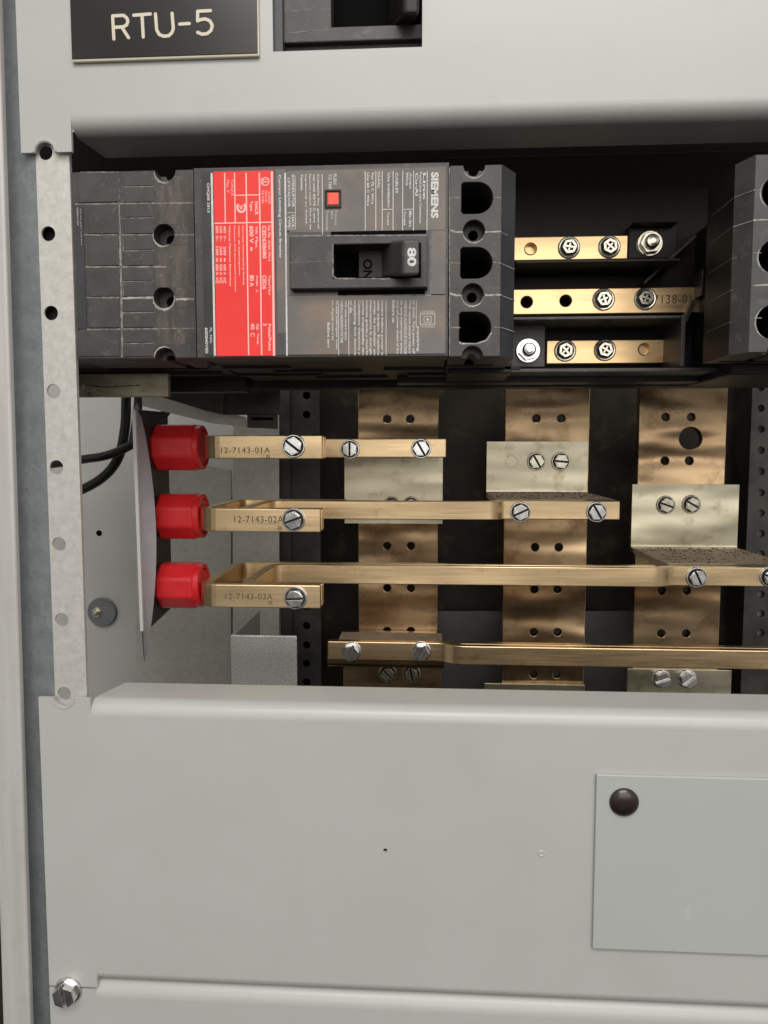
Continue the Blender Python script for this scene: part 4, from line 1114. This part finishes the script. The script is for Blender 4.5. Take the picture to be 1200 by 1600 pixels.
# grey recessed panel low between busbars
b = MB().use(mat('mid_grey_panel', (.10, .10, .105), (.13, .13, .13), rough=.5, scale=40))
b.pprism([(672, 955), (1010, 955), (1010, 1130), (672, 1130)], 588, 590)
tag(b.build('grey_backing_panel'), 'grey backing panel low behind the middle copper busbar', 'panel')
# small galvanised bracket, low left
t = thing('angle_bracket', 'small speckled galvanised angle bracket just above the lower cover', 'bracket', base(412, 1110, 430))
SPECK = mat('speckled_galvanised', (.48, .48, .46), (.80, .80, .78), metal=.5, rough=.34, scale=1500, lo=.40, hi=.66, rr=.1, bump=.2)
b = MB().use(SPECK)
b.pbox(361, 993, 464, 1130, 430, 432)
xq2 = X(361, 1030, 430)
zq = Z(400, 993, 430); zq2 = Z(400, 1130, 430)
b.box(xq2, xq2+1.8, 432, 500, zq2, zq)
b.build('flange', t, bevel=.7)
# washer, dot
t = thing('wall_washer', 'large round washer with a small screw on the grey gutter wall', 'washer', base(156, 980, 600))
x_, z_ = W(156, 958, 601)
b = MB().use(mat('washer_zinc', (.20, .22, .23), (.25, .27, .27), metal=.5, rough=.45, scale=60)); b.lathe((x_, 606, z_), [(12.5, 0), (12.5, -1.2), (11.8, -1.8)], n=40); b.build('disc', t, smooth=True)
screw(t, 151, 957, 604, 8.0, 'bolt', ZINCD, 0)
x_, z_ = W(155, 833, YB-2)
b = MB().use(VOID); b.lathe((x_, YB-2, z_), [(2.5, 0), (2.5, -.3)], n=16); tag(b.build('wall_plug', smooth=True), 'small black plug in the grey gutter wall', 'plug')
# cables
def spline(P, n=10):
    P = [Vector(p) for p in P]; P = [P[0]*2-P[1]]+P+[P[-1]*2-P[-2]]; o_ = []
    for i in range(1, len(P)-2):
        for k in range(n):
            t_ = k/n; a, b_, c_, e_ = P[i-1], P[i], P[i+1], P[i+2]
            o_.append(.5*((2*b_)+(c_-a)*t_+(2*a-5*b_+4*c_-e_)*t_*t_+(3*b_-a-3*c_+e_)*t_**3))
    o_.append(P[-2]); return o_
def pt(px, py, y): x, z = W(px, py, y); return (x, y, z)
b = MB().use(RUBBER); b.tube(spline([pt(60, 728, 500), pt(128, 718, 495), pt(165, 712, 495), pt(200, 698, 500), pt(235, 675, 505), pt(262, 640, 510)]), 3.0)
tag(b.build('cable', smooth=True), 'black cable crossing the gutter almost level, the higher of two', 'cable', 'black cables in the gutter')
b = MB().use(RUBBER); b.tube(spline([pt(60, 790, 520), pt(128, 765, 515), pt(165, 742, 512), pt(186, 712, 508), pt(195, 670, 508), pt(197, 630, 508), pt(197, 560, 510)]), 3.4)
tag(b.build('cable', smooth=True), 'black cable curving up out of sight, the lower of two', 'cable', 'black cables in the gutter')
b = MB().use(RUBBER); b.tube(spline([pt(214, 560, 540), pt(216, 620, 540), pt(214, 650, 540), pt(206, 700, 540)]), 3.2)
tag(b.build('cable', smooth=True), 'short piece of black cable behind the top of the curved grey sheet', 'cable', 'black cables in the gutter')
# unseen top closure added so no room light leaks in behind the upper cover
b = MB().use(DARK); b.box(-260, 480, 330, YB-4, W(600, -560, YB)[1], W(600, -560, YB)[1]+3)
tag(b.build('top_light_block'), kind='structure', label='unseen top closure added to keep room light out')
